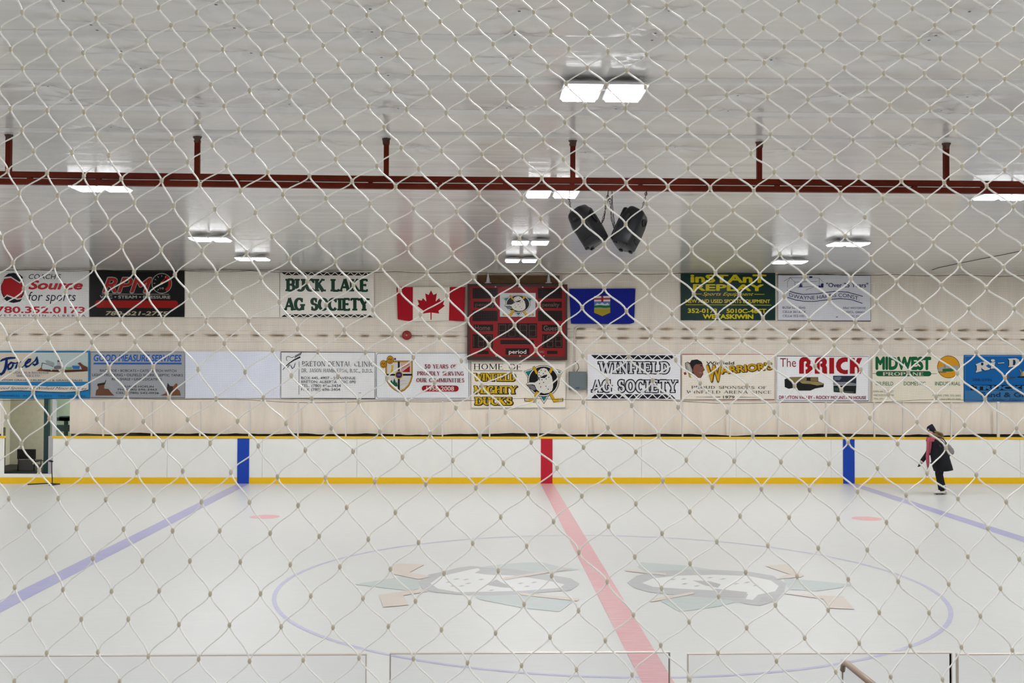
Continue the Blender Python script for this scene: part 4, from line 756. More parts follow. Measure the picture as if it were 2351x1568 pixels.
# ------------------------------------------------------------------ advertising signs on the far wall (positions read in the photograph's pixels, set on the wall plane)
GU, GL_ = 'advertising signs in the upper row', 'advertising signs in the lower row'
def ad(label, rect, col, group, **kw): return Sign('advertising_sign', label, 'sign', rect, col, SY, group, **kw)
SLAB = dict(font='sk', thick=.30, thin=.17, sl=.075, sh=.15, track=.03)
SERIF = dict(font='sk', thick=.2, thin=.085, sl=.05, sh=.06, track=.06)
FINE = dict(font='sk', thick=.13, thin=.06, sl=.06, sh=.045, track=.07)
def tri_band(s, x0, x1, y0, y1, pitch, col, up=True, tilt=1.0):
    n = int(round((x1 - x0) / pitch)); p = (x1 - x0) / n; g = p * .09; L = []
    for i in range(n):
        a = x0 + i * p; t = tilt * i / n
        dn = [(a + g, y0 + t), (a + p - g, y0 + t), (a + p / 2, y1 - 1 + t)]
        L.append(dn if up else [(x, y0 + y1 + 2 * t - y) for x, y in dn])
        if i < n - 1:
            q = [(a + p / 2 + g, y1 + t), (a + 1.5 * p - g, y1 + t), (a + p, y0 + 1 + t)]
            L.append(q if up else [(x, y0 + y1 + 2 * t - y) for x, y in q])
    s.polys(L, col, 'border')
DK = '2a2c30'
# --- upper row
s = ad('white sign with a red ball and dark crescents, red telephone number, top left', (-13, 620, 204, 728.5), 'dcdbdb', GU)
s.ell(29.5, 661, 27.5, 34, '23232b'); s.ell(29.5, 661, 26, 29, 'b3202a')
s.poly([(0, 650), (10, 634), (25, 633), (45, 647), (56, 634), (60, 634), (46, 651), (25, 638), (10, 640), (3, 654)], 'dcdbdb').poly([(4, 688), (16, 676), (40, 685.5), (55, 682), (58, 690), (50, 688), (40, 691), (16, 680), (8, 690)], 'dcdbdb')
s.poly([(9, 636), (19, 628), (31, 626.5), (44, 629), (53, 636.5), (45, 647.5), (25, 634.5)], '1c1c24').poly([(9, 686), (16, 680), (40, 688.5), (51, 686), (46, 692.5), (31, 695.5), (17, 692.5)], '1c1c24')
s.text("COACH'S", 66, 140, 629.5, 640.3, '2d3040', 0, .2); s.text('Source', 65, 190, 644.5, 663.5, 'c02a34', .035, .25); s.text('for sports', 65, 174, 670, 690.5, '2b2f42', 0, .2)
s.text('780.352.0173', -9, 195, 704, 718, 'bb2c36', .02); s.text('W E T A S K I W I N ,  A L B E R T A', -9, 196, 721.6, 726.3, '3c3c44'); s.done()
s = ad('black sign with red racing lettering, a round dial and a red bar', (206, 620.5, 423, 727.5), '131214', GU)
s.text('RPM', 234, 350, 637.5, 671, 'a9a4a2', .045, .3).text('RPM', 236, 349, 638.5, 670, 'a8261c', .02, .3)
s.ell(371.5, 650.5, 23.5, 23.5, 'b8b4b0').ell(371.5, 650.5, 22, 22, '100f10').line(arc(371.5, 650.5, 18, 18, -65, 60, 14), 6, 'b5281a', 'emblem')
for a in range(120, 331, 30): s.line([(371.5 + 15 * math.cos(math.radians(a)), 650.5 + 15 * math.sin(math.radians(a))), (371.5 + 19 * math.cos(math.radians(a)), 650.5 + 19 * math.sin(math.radians(a)))], 1.1, 'c8c4c0', 'emblem')
s.line([(366, 654), (384, 634)], [2.5, .8], 'd0301c', 'emblem').ell(371.5, 650, 3, 3, 'e0a020'); s.text('10', 367, 376, 660, 664, 'c8c4c0')
s.line([(233, 675), (388, 675.7)], 1, 'c4c0bc'); s.text('VAC • STEAM • PRESSURE', 229, 391, 678.3, 684.8, 'a8a29c', .03)
s.poly(arc(225, 698, 7, 8.5, 90, 270, 8) + arc(403, 698.6, 6, 8.5, -90, 90, 8), 'a01410'); s.text('780-621-2775', 242, 386, 714.7, 723.6, 'b5a78e', .03, .2); s.done()
s = ad('blank cream white sign with one small dark scuff, between two printed signs', (424.5, 621.5, 641.5, 729), 'e0dad0', GU); s.poly([(461, 724), (466, 721.5), (465, 724)], '3a3630', 'scuff'); s.done()
s = ad('white sign with green slab lettering between two rows of black triangles', (643, 623, 858.5, 729), 'e2ddd5', GU)
tri_band(s, 644, 858, 624.8, 631.6, 17.9, '191a1a'); tri_band(s, 644, 858, 721.4, 727.6, 17.9, '191a1a', False)
s.text('BUCK LAKE', 657.5, 845, 640, 668.5, '17402e', **SLAB); s.text('AG SOCIETY', 653, 846.5, 684.2, 712.3, '0f3d28', **SLAB); s.done()
s = ad('dark green sign with yellow block lettering and a yellow rule', (1563, 626.8, 1780, 735), '14342f', GU)
Y_ = 'd8c814'
s.text('inSTAnT', 1585, 1759.5, 630.4, 647.7, Y_, .04); s.text('REPLAY', 1591, 1754, 653, 666.8, Y_, .04); s.text('Sports Equipment', 1613, 1730, 670.5, 678.3, Y_, -.004, .45)
s.line([(1588, 674.8), (1611, 674.9)], 1.2, Y_).line([(1732, 675.6), (1755, 675.7)], 1.2, Y_); s.text('NEW AND USED SPORTS EQUIPMENT', 1574, 1768, 687, 695, Y_, .02)
s.line([(1574, 699.6), (1771, 700.4)], 1.1, Y_); s.text('352-0173    5010C-48ST', 1579, 1759.5, 708.6, 718, Y_, .03); s.text('WETASKIWIN', 1613.5, 1729.7, 721.8, 731.2, Y_, .045); s.done()
s = ad('framed grey blue sign with a line drawing of a building and two wavy lines', (1785.5, 629.5, 1999, 736), 'd2d3d9', GU)
s.frame(1786, 630, 1999, 735.4, 1, '3a3c40', tilt=1.6); NV = '35356e'
for L in ([(1799.7, 645.7), (1814.5, 637), (1881, 638.3), (1890, 648)], [(1814.5, 637), (1808, 647), (1808, 660)], [(1814.5, 637), (1825, 648), (1825, 661)], [(1825, 648), (1878, 646)], [(1881, 638.3), (1881, 660)], [(1842, 648), (1842, 660)], [(1830, 660), (1880, 656)], [(1850, 666), (1876, 656)]): s.line(L, .7, '55586a', 'emblem')
s.rect_(1858, 634.5, 1865, 638, '202338').poly([(1879, 660), (1880, 655), (1884, 657), (1886, 651), (1890.5, 651), (1890.5, 660)], '22286a').poly([(1834, 659), (1839, 648), (1841, 655), (1842, 659)], '3a3f70')
s.text('"Over 25 Years"', 1897, 1993.5, 649.6, 659, NV, .012)
top = [(1807, 666.7), (1825, 672.5), (1844, 676), (1876, 674.5), (1898, 671), (1918, 669), (1945, 670.5), (1981, 680.3)]; bt = [(1808, 682.8), (1826, 688.5), (1844, 691.5), (1870, 692), (1901, 688), (1928, 685.3), (1955, 688), (1980, 696.4)]
s.line(top, 1.6, NV).line(bt, 1.6, NV)
def wv(px, py):
    f = np.interp(px, [p[0] for p in top], [p[1] for p in top]); g_ = np.interp(px, [p[0] for p in bt], [p[1] for p in bt]); return px, py + (f + g_) / 2
s.text('DWAYNE HARRIS CONST.', 1812, 1973, -4.2, 4.2, NV, 0, warp=wv, tilt=0)
for i, (a, b_) in enumerate((('BUS# 586-3545', 'RR#1 WESTEROSE'), ('CELL# 361-8354', 'ALBERTA,  CANADA'), ('CELL# 352-1501', 'T0C 2V0'))):
    s.text(a, 1797, 1849, 703.8 + 9.5 * i, 708.6 + 9.5 * i, '50507a'); s.text(b_, 1936 if i < 2 else 1951, 1987.5 if i < 2 else 1975, 704.6 + 9.5 * i, 709.4 + 9.5 * i, '50507a')
s.line([(1919, 727.5), (1924, 727.5)], 1.3, '303040'); s.done()
# --- lower row
BL = '1f7db8'
s = ad('blue bordered sign with navy script and earth moving machines, above the doorway', (-13, 805.3, 206.5, 915), BL, GL_)
s.rect_(-12.5, 809.4, 202, 876.4, 'd0c7b6', 'field'); s.poly([(70, 812), (201, 813), (201, 848), (95, 848)], 'bccaca', 'field')
for dx, c in ((-1.4, '3fa0c0'), (0, '14205e')):
    st = lambda pts, w_: s.line([(x + dx, y - dx * .8) for x, y in pts], w_, c)
    st([(1, 829), (6, 826), (15, 822.8), (25, 821.5), (36, 821.5)], [3, 5, 5, 5, 3.5]); st([(15.5, 823), (14.5, 836), (12, 847), (8, 855), (3, 859), (-3, 857), (-6, 851)], [5, 6, 6, 6, 5, 4, 3])
    st([(30, 833), (26, 832), (20, 837), (18, 843), (20, 847), (25, 846), (30, 839), (30, 833), (36, 834), (41, 831)], [3, 4, 4.5, 4.5, 4.5, 4, 4, 3.5, 2.5, 2]); st([(42, 831), (38, 840), (36, 846)], [3, 4, 4]); st([(38, 840), (44, 832), (49, 830), (47, 838), (47, 844), (51, 843)], [2, 3, 3.5, 3.5, 3, 2])
    st([(50, 844), (60, 836), (69, 829), (70, 825), (66, 825), (60, 832), (58, 838), (61, 842), (67, 840), (73, 834)], [1.5, 2.5, 3.5, 3.5, 3.5, 4.5, 4.5, 4, 3, 2]); st([(73, 834), (81, 828), (85, 821), (86, 828), (85, 835), (80, 838), (75, 835)], [2, 3, 3.5, 4.5, 4.5, 4, 2.5]); st([(85, 836), (90, 832)], [2, 1])
s.poly([(82, 851), (95, 848), (140, 849), (201, 848), (201, 852), (150, 855), (110, 853)], '4a2e22').poly([(86, 850), (94, 844), (101, 850)], '8a4a2c').line([(95, 845), (96.5, 833), (108, 836), (122, 841.5)], 1.4, '5c5a58', 'emblem').poly([(104, 828), (110, 827), (124, 833), (122, 841), (108, 837)], '9aa0a4').rect_(131.3, 826.8, 142, 846, 'a8a6ac').rect_(132, 827, 142, 831, '403e40').poly([(124, 842), (131, 839), (144, 841), (144, 847), (124, 847)], '6e6c72')
s.poly([(165, 839.5), (183, 840), (182, 847), (168, 847)], '2c6cb0').rect_(152, 843, 165, 847, '78a878').poly([(178, 834), (184, 832), (190, 838), (197, 841), (201, 843), (201, 852), (188, 850), (186, 842)], '6b3f28').ell(118, 848, 2.5, 3, 'b0c8bc').ell(137, 850, 2.5, 3, 'c8c8c8')
s.text('TRUCKING & BACKHOE', 20, 111.7, 853, 857.6, '8a8098', .01); s.text('SERVICE LTD.', 37.5, 93, 860.3, 864.8, '8a8098', .01); s.text('CUSTOM GRAVEL CRUSHING & GRAVEL SALES', -9, 189.5, 870.5, 874.4, '53668c', .012)
up = [(-12, 884), (20, 884), (45, 884.5), (75, 885), (110, 887), (150, 887), (185, 886), (203, 882)]; dn = [(203, 894), (185, 898), (150, 900), (110, 899), (75, 897), (45, 896), (20, 896.5), (-12, 899)]
s.poly(up + dn, 'd8cfc4', 'field').line([(x, y + .6) for x, y in dn], 1.2, '1a4468', 'field')
s.text('Proud Sponsor of Winfield Minor Hockey', -10, 200, 887.3, 893.5, '303858', 0, .5, tilt=1.5); s.text('WINFIELD  ALDER FLATS    780-388-3996', -6, 196, 906.5, 910, '14568c', .01); s.done()
s = ad('grey sign with blue heading, dark lettering and brown machines in its lower corners', (207.5, 807, 425, 914.5), 'a8aab0', GL_)
s.frame(208.5, 808, 424, 913.5, .9, '6c6e74'); B2 = '2d62b4'
s.text('GOOD MEASURE SERVICES', 215, 416.7, 814.4, 828.8, B2, .03, .18); s.rect_(215, 832.6, 417, 836.6, B2, 'border')
for t, a, b_, c, d in (('BACKHOE • BOBCATS • CATS • DITCH WITCH', 229.4, 405, 848, 853.3), ('LIGHT TRUCKING • OILFIELD WORK • SEPTIC TANKS', 211.5, 420, 857.8, 863.4), ('RED SHALE • LINE LOCATING', 256.7, 371.4, 867.7, 873), ('DUANE HOFLIN', 280, 352.5, 885, 889.4), ('PH. (780) 696-3463', 270.4, 360, 892, 896.3), ('CELL (780) 542-0926', 266, 365, 899.7, 904)): s.text(t, a, b_, c, d, '44464a', .012)
for pts, c in (([(219, 908), (221, 896), (226, 892), (224, 883), (240, 880), (239, 892), (249, 893), (254, 900), (262, 908)], '6e4a38'), ([(223, 886), (224, 881), (240, 878), (241, 883)], '2a2826'), ([(239, 880), (243, 872), (244, 873), (241, 882)], '3a3430'), ([(368, 908), (380, 903), (384, 890), (390, 886), (398, 887), (404, 880), (408, 882), (406, 892), (413, 898), (415, 908)], '7a5238'), ([(383, 890), (385, 879), (390, 886), (398, 887), (396, 900), (384, 904)], '3c3430'), ([(396, 890), (404, 881), (403, 900)], '8c4c30')): s.poly(pts, c)
s.done()
s = ad('blank bluish white sign beside the framed dental sign', (425.5, 806.8, 643, 914), 'd6dae6', GL_); s.done()
s = ad('white sign with a black frame and a sketched tooth and toothbrush', (644.5, 807, 861.5, 915), 'dcdcdc', GL_)
s.frame(645.5, 808, 860.5, 914.2, 1.1, '3a3c3e', tilt=.8); K = '25272a'
s.line([(649, 849.5), (655, 842), (664, 834), (675, 826.5), (689.5, 819.5)], [1, 2, 2.4, 3, 4], K, 'emblem')
for i in range(5): s.line([(677 + 3.1 * i, 822 - 1.6 * i), (679.5 + 3.1 * i, 815 - 1.6 * i)], 1.7, K, 'emblem')
s.line([(659, 828.5), (657, 824), (658, 819.5), (662, 818), (667, 820), (671, 821), (676, 818.5)], 1.1, K, 'emblem').line([(659.5, 846), (662, 840), (666, 837)], 1.6, K, 'emblem').line([(667, 838), (671.5, 846.5), (675, 843), (678, 833.5)], [1, 2, 1.8, 1.2], K, 'emblem')
s.line([(686.8, 829.5), (686.3, 906)], 1, '3a3c3e', 'border')
s.text('BRETON DENTAL CLINIC', 693, 858.5, 829.2, 841, '3a3d42', **FINE); s.text('DR. JASON HAMBLETON, B.SC., D.D.S.', 692, 856, 846, 854.6, '3a3d42', **FINE)
for i, (t, b_) in enumerate((('BOX 445, 4907 - 50 AVENUE', 816.5), ('BRETON, ALBERTA   T0C 0P0', 816.5), ('TEL. (780) 696-3434', 782.4), ('FAX (780) 696-3404', 781))): s.text(t, 691.5, b_, 864.4 + 8.8 * i, 870.6 + 8.8 * i, '45484c')
s.line([(823, 902.3), (829, 901.3)], 1, '303234'); s.done()
s = ad('white sign with a gold quartered shield and dark red lettering', (862.5, 809.5, 1078, 917), 'dadbdd', GL_)
s.frame(864.3, 811, 1076, 914.3, .9, '3c4a4c', cut=4); GO = 'b98a30'
sh = [(885.7, 829), (946.6, 829), (946.6, 864.6), (944, 875), (938.6, 886), (929, 895.5), (917, 901), (905, 894.5), (895.6, 886), (888, 875), (885.7, 864.6)]; cen = (916, 862)
sc = lambda k: [(cen[0] + (x - cen[0]) * k, cen[1] + (y - cen[1]) * k) for x, y in sh]
s.poly(sc(1.03), '6a5228').poly(sh, GO).poly(sc(.9), 'd6d2cc')
s.rect_(913.4, 830, 917.9, 900, '15151a').rect_(886.5, 858.3, 946, 862.5, '15151a')
s.poly([(897.9, 838.4), (903.8, 838.4), (902.2, 846.8), (904.2, 856), (896, 856), (898.6, 846.8)], 'd2b020').rect_(920.5, 833, 941.8, 854.5, 'd2a8a6').poly([(923, 854), (941, 840), (941, 854.3)], '9a1c24').line([(922, 846), (940, 836)], 1.2, '9a1c24', 'emblem')
for t in ([(893.6, 881.5), (898.6, 871.5), (903.5, 881.5)], [(899.5, 885), (905.5, 868), (911.5, 886)], [(905, 887), (911.5, 876), (913.4, 887)]): s.poly(t, '1c5a40')
s.line([(919, 876), (925, 873), (932, 875)], .7, 'b0a8b4', 'emblem').line([(919, 884), (930, 880), (936, 881)], .7, 'b0a8b4', 'emblem')
s.ell(916, 860.8, 9.2, 9.2, 'c8a428').ell(916, 860.8, 7.3, 7.3, '35285e').line([(912.5, 860.8), (919.5, 860.8)], 2, '8078a0', 'emblem')
for cx, cy, r in ((895.6, 826, 8.8), (880, 836, 8.2)): s.ell(cx, cy, r * .9, r * 1.1, '4a3010').ell(cx, cy, r * .8, r, 'c08a1c').line([(cx - 5, cy + 1), (cx - 2, cy - 3), (cx, cy + 1), (cx + 3, cy - 3), (cx + 4, cy + 2)], 1.3, '6a4010', 'emblem').line(arc(cx, cy, 4, 6, 30, 140, 7), 1.2, '6a4010', 'emblem')
DR = '8c1e30'
s.rect_(905, 822, 909, 826, '6a2a38'); s.text('50 YEARS OF', 974.6, 1048.6, 836.5, 845.9, DR, **SERIF); s.text('PROUDLY SERVING', 957.8, 1064.5, 852.4, 861.8, DR, **SERIF); s.text('OUR COMMUNITIES', 956, 1066.3, 868, 877.5, DR, **SERIF)
s.poly(arc(975, 891.7, 6.7, 6.7, 90, 270, 9) + arc(1046.5, 892, 6.7, 6.7, -90, 90, 9), '9c1624'); s.text('1958-2008', 978.8, 1042.5, 887.3, 896.4, 'dcd2c8', .02); s.done()

def team(s, ox, oy, k, ky=None, full=True):
    """goalie mask over crossed sticks: emblem coordinates of the big sign, scaled"""
    ky = ky or k; P = lambda L: [(ox + (x - 1725) * k, oy + (y - 560) * ky) for x, y in L]
    TE = '117a80'; YE = 'cfa21e'; WH = 'e2ddd2'
    s.poly(P([(1272, 318), (1480, 256), (1970, 252), (2178, 330), (1738, 1076)]), '1d2224').poly(P([(1284, 324), (1480, 266), (1970, 262), (2166, 334), (1738, 1056)]), WH).poly(P([(1310, 336), (1480, 290), (1970, 286), (2136, 346), (1738, 1015)]), TE)
    C = lambda r: P([(1725 + r * math.cos(t * PI / 20), 545 + r * math.sin(t * PI / 20)) for t in range(40)])
    s.poly(C(364), '1d2224').poly(C(352), WH).poly(C(330), '121314')
    for L in ([(1470, 225), (1528, 200), (1612, 390), (1560, 400)], [(1905, 225), (1970, 258), (1885, 390), (1840, 345)], [(1570, 770), (1650, 800), (1545, 1010), (1510, 1042), (1290, 1012), (1284, 936), (1470, 962)], [(1838, 812), (1905, 806), (1992, 958), (2178, 936), (2180, 1012), (1958, 1038)]): s.poly(P(L), '3c3010').poly(P([(x + (sum(a for a, _ in L) / len(L) - x) * .09, y + (sum(b for _, b in L) / len(L) - y) * .09) for x, y in L]), YE)
    for L in ([(1300, 950), (1390, 964), (1390, 1014), (1300, 1002)], [(2080, 950), (2164, 944), (2164, 1004), (2080, 1018)]): s.poly(P(L), 'c8b48c')
    s.poly(P([(1578, 405), (1600, 305), (1665, 250), (1740, 234), (1806, 258), (1870, 345), (1932, 445), (1957, 580), (1957, 702), (1930, 778), (1856, 832), (1740, 848), (1636, 812), (1562, 750), (1500, 775), (1420, 722), (1338, 640), (1326, 608), (1400, 570), (1526, 570), (1580, 536), (1626, 482), (1590, 445)]), '1a1b1c')
    s.poly(P([(1345, 632), (1430, 632), (1510, 652), (1560, 738), (1500, 764), (1430, 715)]), '75757a')
    s.poly(P([(1590, 400), (1610, 312), (1670, 262), (1740, 246), (1800, 270), (1860, 350), (1920, 450), (1945, 580), (1945, 700), (1920, 770), (1850, 820), (1740, 836), (1640, 800), (1570, 740), (1530, 645), (1480, 622), (1345, 627), (1335, 610), (1400, 581), (1530, 581), (1592, 542), (1645, 482), (1602, 440)]), WH)
    s.poly(P([(1640, 470), (1740, 412), (1815, 400), (1805, 440), (1752, 482), (1690, 478)]), '17181a').poly(P([(1592, 450), (1648, 466), (1594, 530)]), '55505c')
    for x, y in ((1675, 300), (1630, 352), (1768, 322), (1722, 378), (1622, 410), (1665, 430), (1850, 462), (1636, 518), (1692, 518), (1788, 500), (1730, 582), (1636, 604), (1662, 684), (1784, 668), (1834, 736)): s.poly(P([(x - 8, y + 16), (x - 10, y - 8), (x + 8, y - 18), (x + 11, y + 8)]), '202224')
s = ad('cream sign under the scoreboard with yellow shadowed lettering and a goalie mask emblem', (1081.5, 828, 1299.5, 937), 'dfd8cb', GL_)
s.frame(1082.5, 829.5, 1298.5, 936, .7, '8c8880'); s.text('HOME OF', 1087, 1197.5, 835, 848.5, '26221e', **FINE); s.line([(1087, 851), (1199, 851.5)], 1.2, '26221e')
for t, a, b_, c, d in (('WINFIELD', 1089, 1183, 857, 874), ('MIGHTY', 1088, 1186, 886, 903), ('DUCKS', 1091, 1176, 912, 929)):
    st = dict(font='sk', thick=.26, thin=.12, sl=.06, sh=.09, track=.02)
    s.text(t, a + 1.2, b_ + 1.4, c + 1, d + 1, '3a3214', grow=.09, **st); s.text(t, a, b_, c, d, '3a3214', grow=.075, **st); s.text(t, a, b_, c, d, 'd8b022', **st)
team(s, 1247.5, 876, .1); s.done()
s = ad('white sign with black outlined slab lettering between rows of black triangles', (1349, 813, 1562, 917), 'e2e1e8', GL_)
tri_band(s, 1355, 1553, 815, 824.4, 22.8, '17181a'); tri_band(s, 1355, 1553, 904.6, 914.6, 22.8, '202326', False)
for t, a, b_, c, d in (('WINFIELD', 1377, 1536.5, 831, 856.5), ('AG SOCIETY', 1360, 1554, 872.5, 899.5)):
    s.text(t, a, b_, c, d, '141517', **{**SLAB, 'grow': .072, 'track': .13}); s.text(t, a, b_, c, d, 'e2e1e8', **{**SLAB, 'thick': .23, 'thin': .13, 'sh': .1, 'track': .13})
s.done()
s = ad('cream sign with a thin red frame, a feathered head emblem and yellow lettering', (1565, 812.5, 1779, 918), 'e2dacc', GL_)
s.frame(1566, 813.6, 1778, 917, .9, '98484c')
Pz = lambda L: [(1290 + x / 4.612, 600 + y / 4.612) for x, y in L]
for L, c in (([(1302, 1078), (1330, 1062), (1362, 1080), (1395, 1150), (1425, 1225), (1380, 1205), (1340, 1192), (1312, 1140)], '3a332c'), ([(1308, 1082), (1328, 1068), (1356, 1090), (1384, 1160), (1372, 1196), (1340, 1180), (1318, 1140)], 'aaa494'), ([(1330, 1090), (1346, 1096), (1372, 1180), (1360, 1190)], 'c8c2b4'), ([(1288, 1178), (1312, 1170), (1322, 1196), (1298, 1204)], '8c3a34'), ([(1338, 1195), (1358, 1198), (1374, 1236), (1346, 1228)], 'b8b040'), ([(1382, 1100), (1420, 1080), (1482, 1074), (1496, 1112), (1513, 1152), (1494, 1166), (1496, 1198), (1472, 1235), (1438, 1232), (1404, 1206), (1380, 1160)], '38221c'), ([(1388, 1102), (1420, 1084), (1480, 1078), (1492, 1112), (1508, 1150), (1490, 1163), (1491, 1196), (1470, 1230), (1440, 1227), (1408, 1202), (1386, 1160)], '865646'), ([(1352, 1082), (1372, 1046), (1432, 1038), (1478, 1062), (1492, 1090), (1420, 1088), (1396, 1110), (1388, 1160), (1372, 1120)], '1c1e26'), ([(1462, 1098), (1490, 1104), (1488, 1112), (1464, 1108)], '2a1a18'), ([(1452, 1176), (1488, 1172), (1486, 1184), (1456, 1186)], 'a87868')): s.poly(Pz(L), c)
s.text('Winfield', 1621.3, 1685.7, 829.8, 836.9, '3c3a36', .012)
for t, a, b_, c, d, q in (('W', 1621, 1656.5, 840, 874.5, 0), ("ARRIOR'S", 1655, 1774.5, 843, 858, -11)):
    s.text(t, a + .7, b_ + 1, c + .9, d + .9, '4a3c14', .085, -.12, tilt=q); s.text(t, a, b_, c, d, '5a4814', .07, -.12, tilt=q); s.text(t, a, b_, c, d, 'd4a422', .025, -.12, tilt=q)
s.text('PROUD SPONSORS OF', 1587.5, 1760.5, 885.8, 892.4, '44423e', **FINE); s.text('WINFIELD ARENA SINCE', 1576.6, 1771.3, 896.3, 903, '44423e', **FINE); s.text('1979', 1660, 1686.5, 908.6, 914.6, '44423e', .01)
s.line([(1598, 911.2), (1654, 911.5)], [.5, 1.2], '44423e', 'border').line([(1693, 911.8), (1743, 912)], [1.2, .5], '44423e', 'border'); s.done()
s = ad('white framed sign with big red lettering over pictures of a sofa and a dark cabinet', (1782.5, 816, 1996, 921.5), 'e4e4e8', GL_)
s.frame(1784, 817.2, 1994, 918.8, .9, '3e5456', tilt=1.2); RD = 'a8121c'
s.text('The', 1791, 1827.7, 822.2, 842, '98202c', -.004); P9 = lambda L: [(1770 + x / 9.796, 810 + y / 9.796) for x, y in L]
for L, n_ in (([(635, 470), (635, 200)] + [(740 + 105 * math.cos(t), 200 - 105 * math.sin(t)) for t in np.linspace(PI, PI / 2, 7)] + [(800, 98), (870, 130), (895, 190), (890, 250), (870, 275), (925, 310), (945, 370), (925, 430), (880, 468), (780, 470), (778, 375), (810, 370), (826, 340), (810, 315), (778, 312), (778, 245), (800, 235), (806, 205), (790, 190), (760, 192), (742, 215), (742, 470)], 0), ([(985, 470), (985, 210), (1000, 150), (1040, 112), (1090, 98), (1160, 100), (1225, 125), (1258, 180), (1255, 240), (1232, 275), (1262, 330), (1265, 470), (1150, 470), (1150, 330), (1110, 300), (1110, 245), (1150, 235), (1156, 205), (1140, 192), (1108, 200), (1098, 225), (1098, 470)], 0), ([(1312, 112), (1420, 112), (1420, 470), (1312, 470)], 0), ([(1725, 108), (1725, 205), (1680, 200), (1620, 220), (1580, 260), (1570, 300), (1585, 345), (1625, 380), (1680, 388), (1728, 380), (1728, 475), (1650, 480), (1560, 455), (1490, 395), (1462, 310), (1472, 220), (1520, 145), (1600, 105), (1680, 98)], 0), ([(1775, 115), (1885, 115), (1885, 240), (1945, 115), (2052, 115), (1985, 262), (2010, 350), (2025, 470), (1950, 470), (1945, 360), (1915, 310), (1885, 330), (1885, 470), (1775, 470)], 0)): s.poly(P9(L), RD, 'lettering')
for L, c in (([(305, 600), (380, 560), (1060, 545), (1065, 640), (1190, 690), (1185, 770), (1000, 800), (890, 850), (620, 850), (560, 780), (400, 810), (310, 770)], '1e1f1c'), ([(370, 570), (440, 545), (800, 540), (800, 620), (640, 640), (580, 700), (500, 720), (450, 640)], '8c7c54'), ([(890, 545), (1050, 545), (1055, 640), (890, 630)], '8a744c'), ([(640, 645), (760, 625), (1060, 650), (1185, 685), (1170, 715), (1040, 735), (880, 700), (700, 690)], '9c8a5c'), ([(1400, 515), (1920, 518), (1920, 705), (1400, 690)], '2c3040'), ([(1420, 540), (1560, 530), (1590, 560), (1540, 620), (1420, 610)], '6c7488'), ([(1400, 660), (1700, 655), (1920, 690), (1920, 735), (1400, 720)], '8c8c94'), ([(1405, 735), (1920, 740), (1910, 915), (1410, 880)], '1c2424'), ([(1430, 790), (1520, 790), (1520, 860), (1430, 850)], '3c5048'), ([(1640, 860), (1860, 880), (1860, 895), (1640, 880)], '6a7068')): s.poly(P9(L), c, 'picture')
s.text('DRAYTON VALLEY - ROCKY MOUNTAIN HOUSE', 1788.4, 1988.5, 908.6, 915.6, '93324a', .022); s.done()
s = ad('cream sign with green lettering, a green bar and an orange disc with a tanker truck', (2003, 817, 2212, 923), 'e0d8c6', GL_)
GN = '14623c'
s.text('MIDWEST', 2010, 2138, 820.7, 847, GN, .06); s.line([(2003.6, 857.6), (2150.6, 858.2)], 1, GN, 'border'); s.poly(arc(2017, 857.7, 6, 6, 90, 270, 8) + arc(2132, 858, 6, 6, -90, 90, 8), GN, 'border'); s.text('PROPANE', 2027, 2121, 854.4, 862, 'd8d0c0', **SERIF)
s.ell(2177.8, 842.4, 26, 26, '2c2a20').ell(2177.8, 842.4, 25, 25, 'dc9c20').poly([(2153, 848), (2158, 843), (2166, 842), (2168, 836), (2172, 836), (2172, 840), (2200, 839), (2202, 842), (2202, 849), (2186, 852), (2168, 852), (2158, 854), (2153, 852)], 'a4a49c').poly([(2164, 847), (2190, 845), (2196, 849), (2184, 853), (2164, 853)], '2c6a40').rect_(2167, 835, 2171, 846, '8a8c88').line([(2154, 854), (2172, 854.5)], 1.6, '3c3c44', 'emblem')
for t, a, b_ in (('OILFIELD', 2010, 2051), ('DOMESTIC', 2075, 2125), ('INDUSTRIAL', 2147, 2205)): s.text(t, a, b_, 876.2, 884.7, '3c7856', -.002)
for i, (t, u) in enumerate((('5505-49 STREET', None), ('WETASKIWIN, AB', 'PHONE (780) 352-3003'), ('T9A 1M1', 'FAX (780) 352-8085'))):
    s.text(t, 2005, (2052, 2052, 2028)[i], 896.5 + 8.4 * i, 901 + 8.4 * i, '9aa08c', -.003)
    if u: s.text(u, (2141, 2141, 2161)[i], 2206, 897 + 8.4 * i, 901.5 + 8.4 * i, '9aa08c', -.003)
s.done()
s = ad('bright blue sign with white shadowed lettering, cut by the right edge', (2213.5, 815, 2431, 922), '0c62a8', GL_)
s.rect_(2216, 896.6, 2428, 920, '3c74a4', 'field'); s.frame(2216, 817.5, 2428.5, 920, .8, '6a90b8')
for dx, c in ((-1.6, '0c1e3c'), (0, 'd4d0c8')):
    for L in ([(480, 440), (620, 385), (780, 355), (830, 400), (820, 450), (760, 480), (840, 540), (890, 540), (860, 585), (740, 610), (660, 560), (640, 520), (640, 600), (655, 625), (480, 670), (515, 590), (510, 480)], [(900, 390), (1030, 375), (1010, 420), (1005, 480), (1030, 550), (900, 560), (915, 470)], [(1100, 400), (1270, 385), (1275, 405), (1100, 420)], [(1375, 280), (1600, 270), (1680, 310), (1710, 390), (1690, 450), (1620, 500), (1380, 518), (1410, 470), (1410, 330)]): s.poly([(2200 + x / 12.06 + dx, 800 + y / 12.06 - dx * .7) for x, y in L], c, 'lettering')
    s.ell(2279.5 + dx, 827.7 - dx * .7, 4.6, 3.2, c, 'lettering')
s.ell(2255, 835.6, 3, 3.4, '12304c', 'lettering').poly([(2326, 825.5), (2331, 827), (2332, 833), (2330, 838), (2325.5, 839)], '12304c', 'lettering')
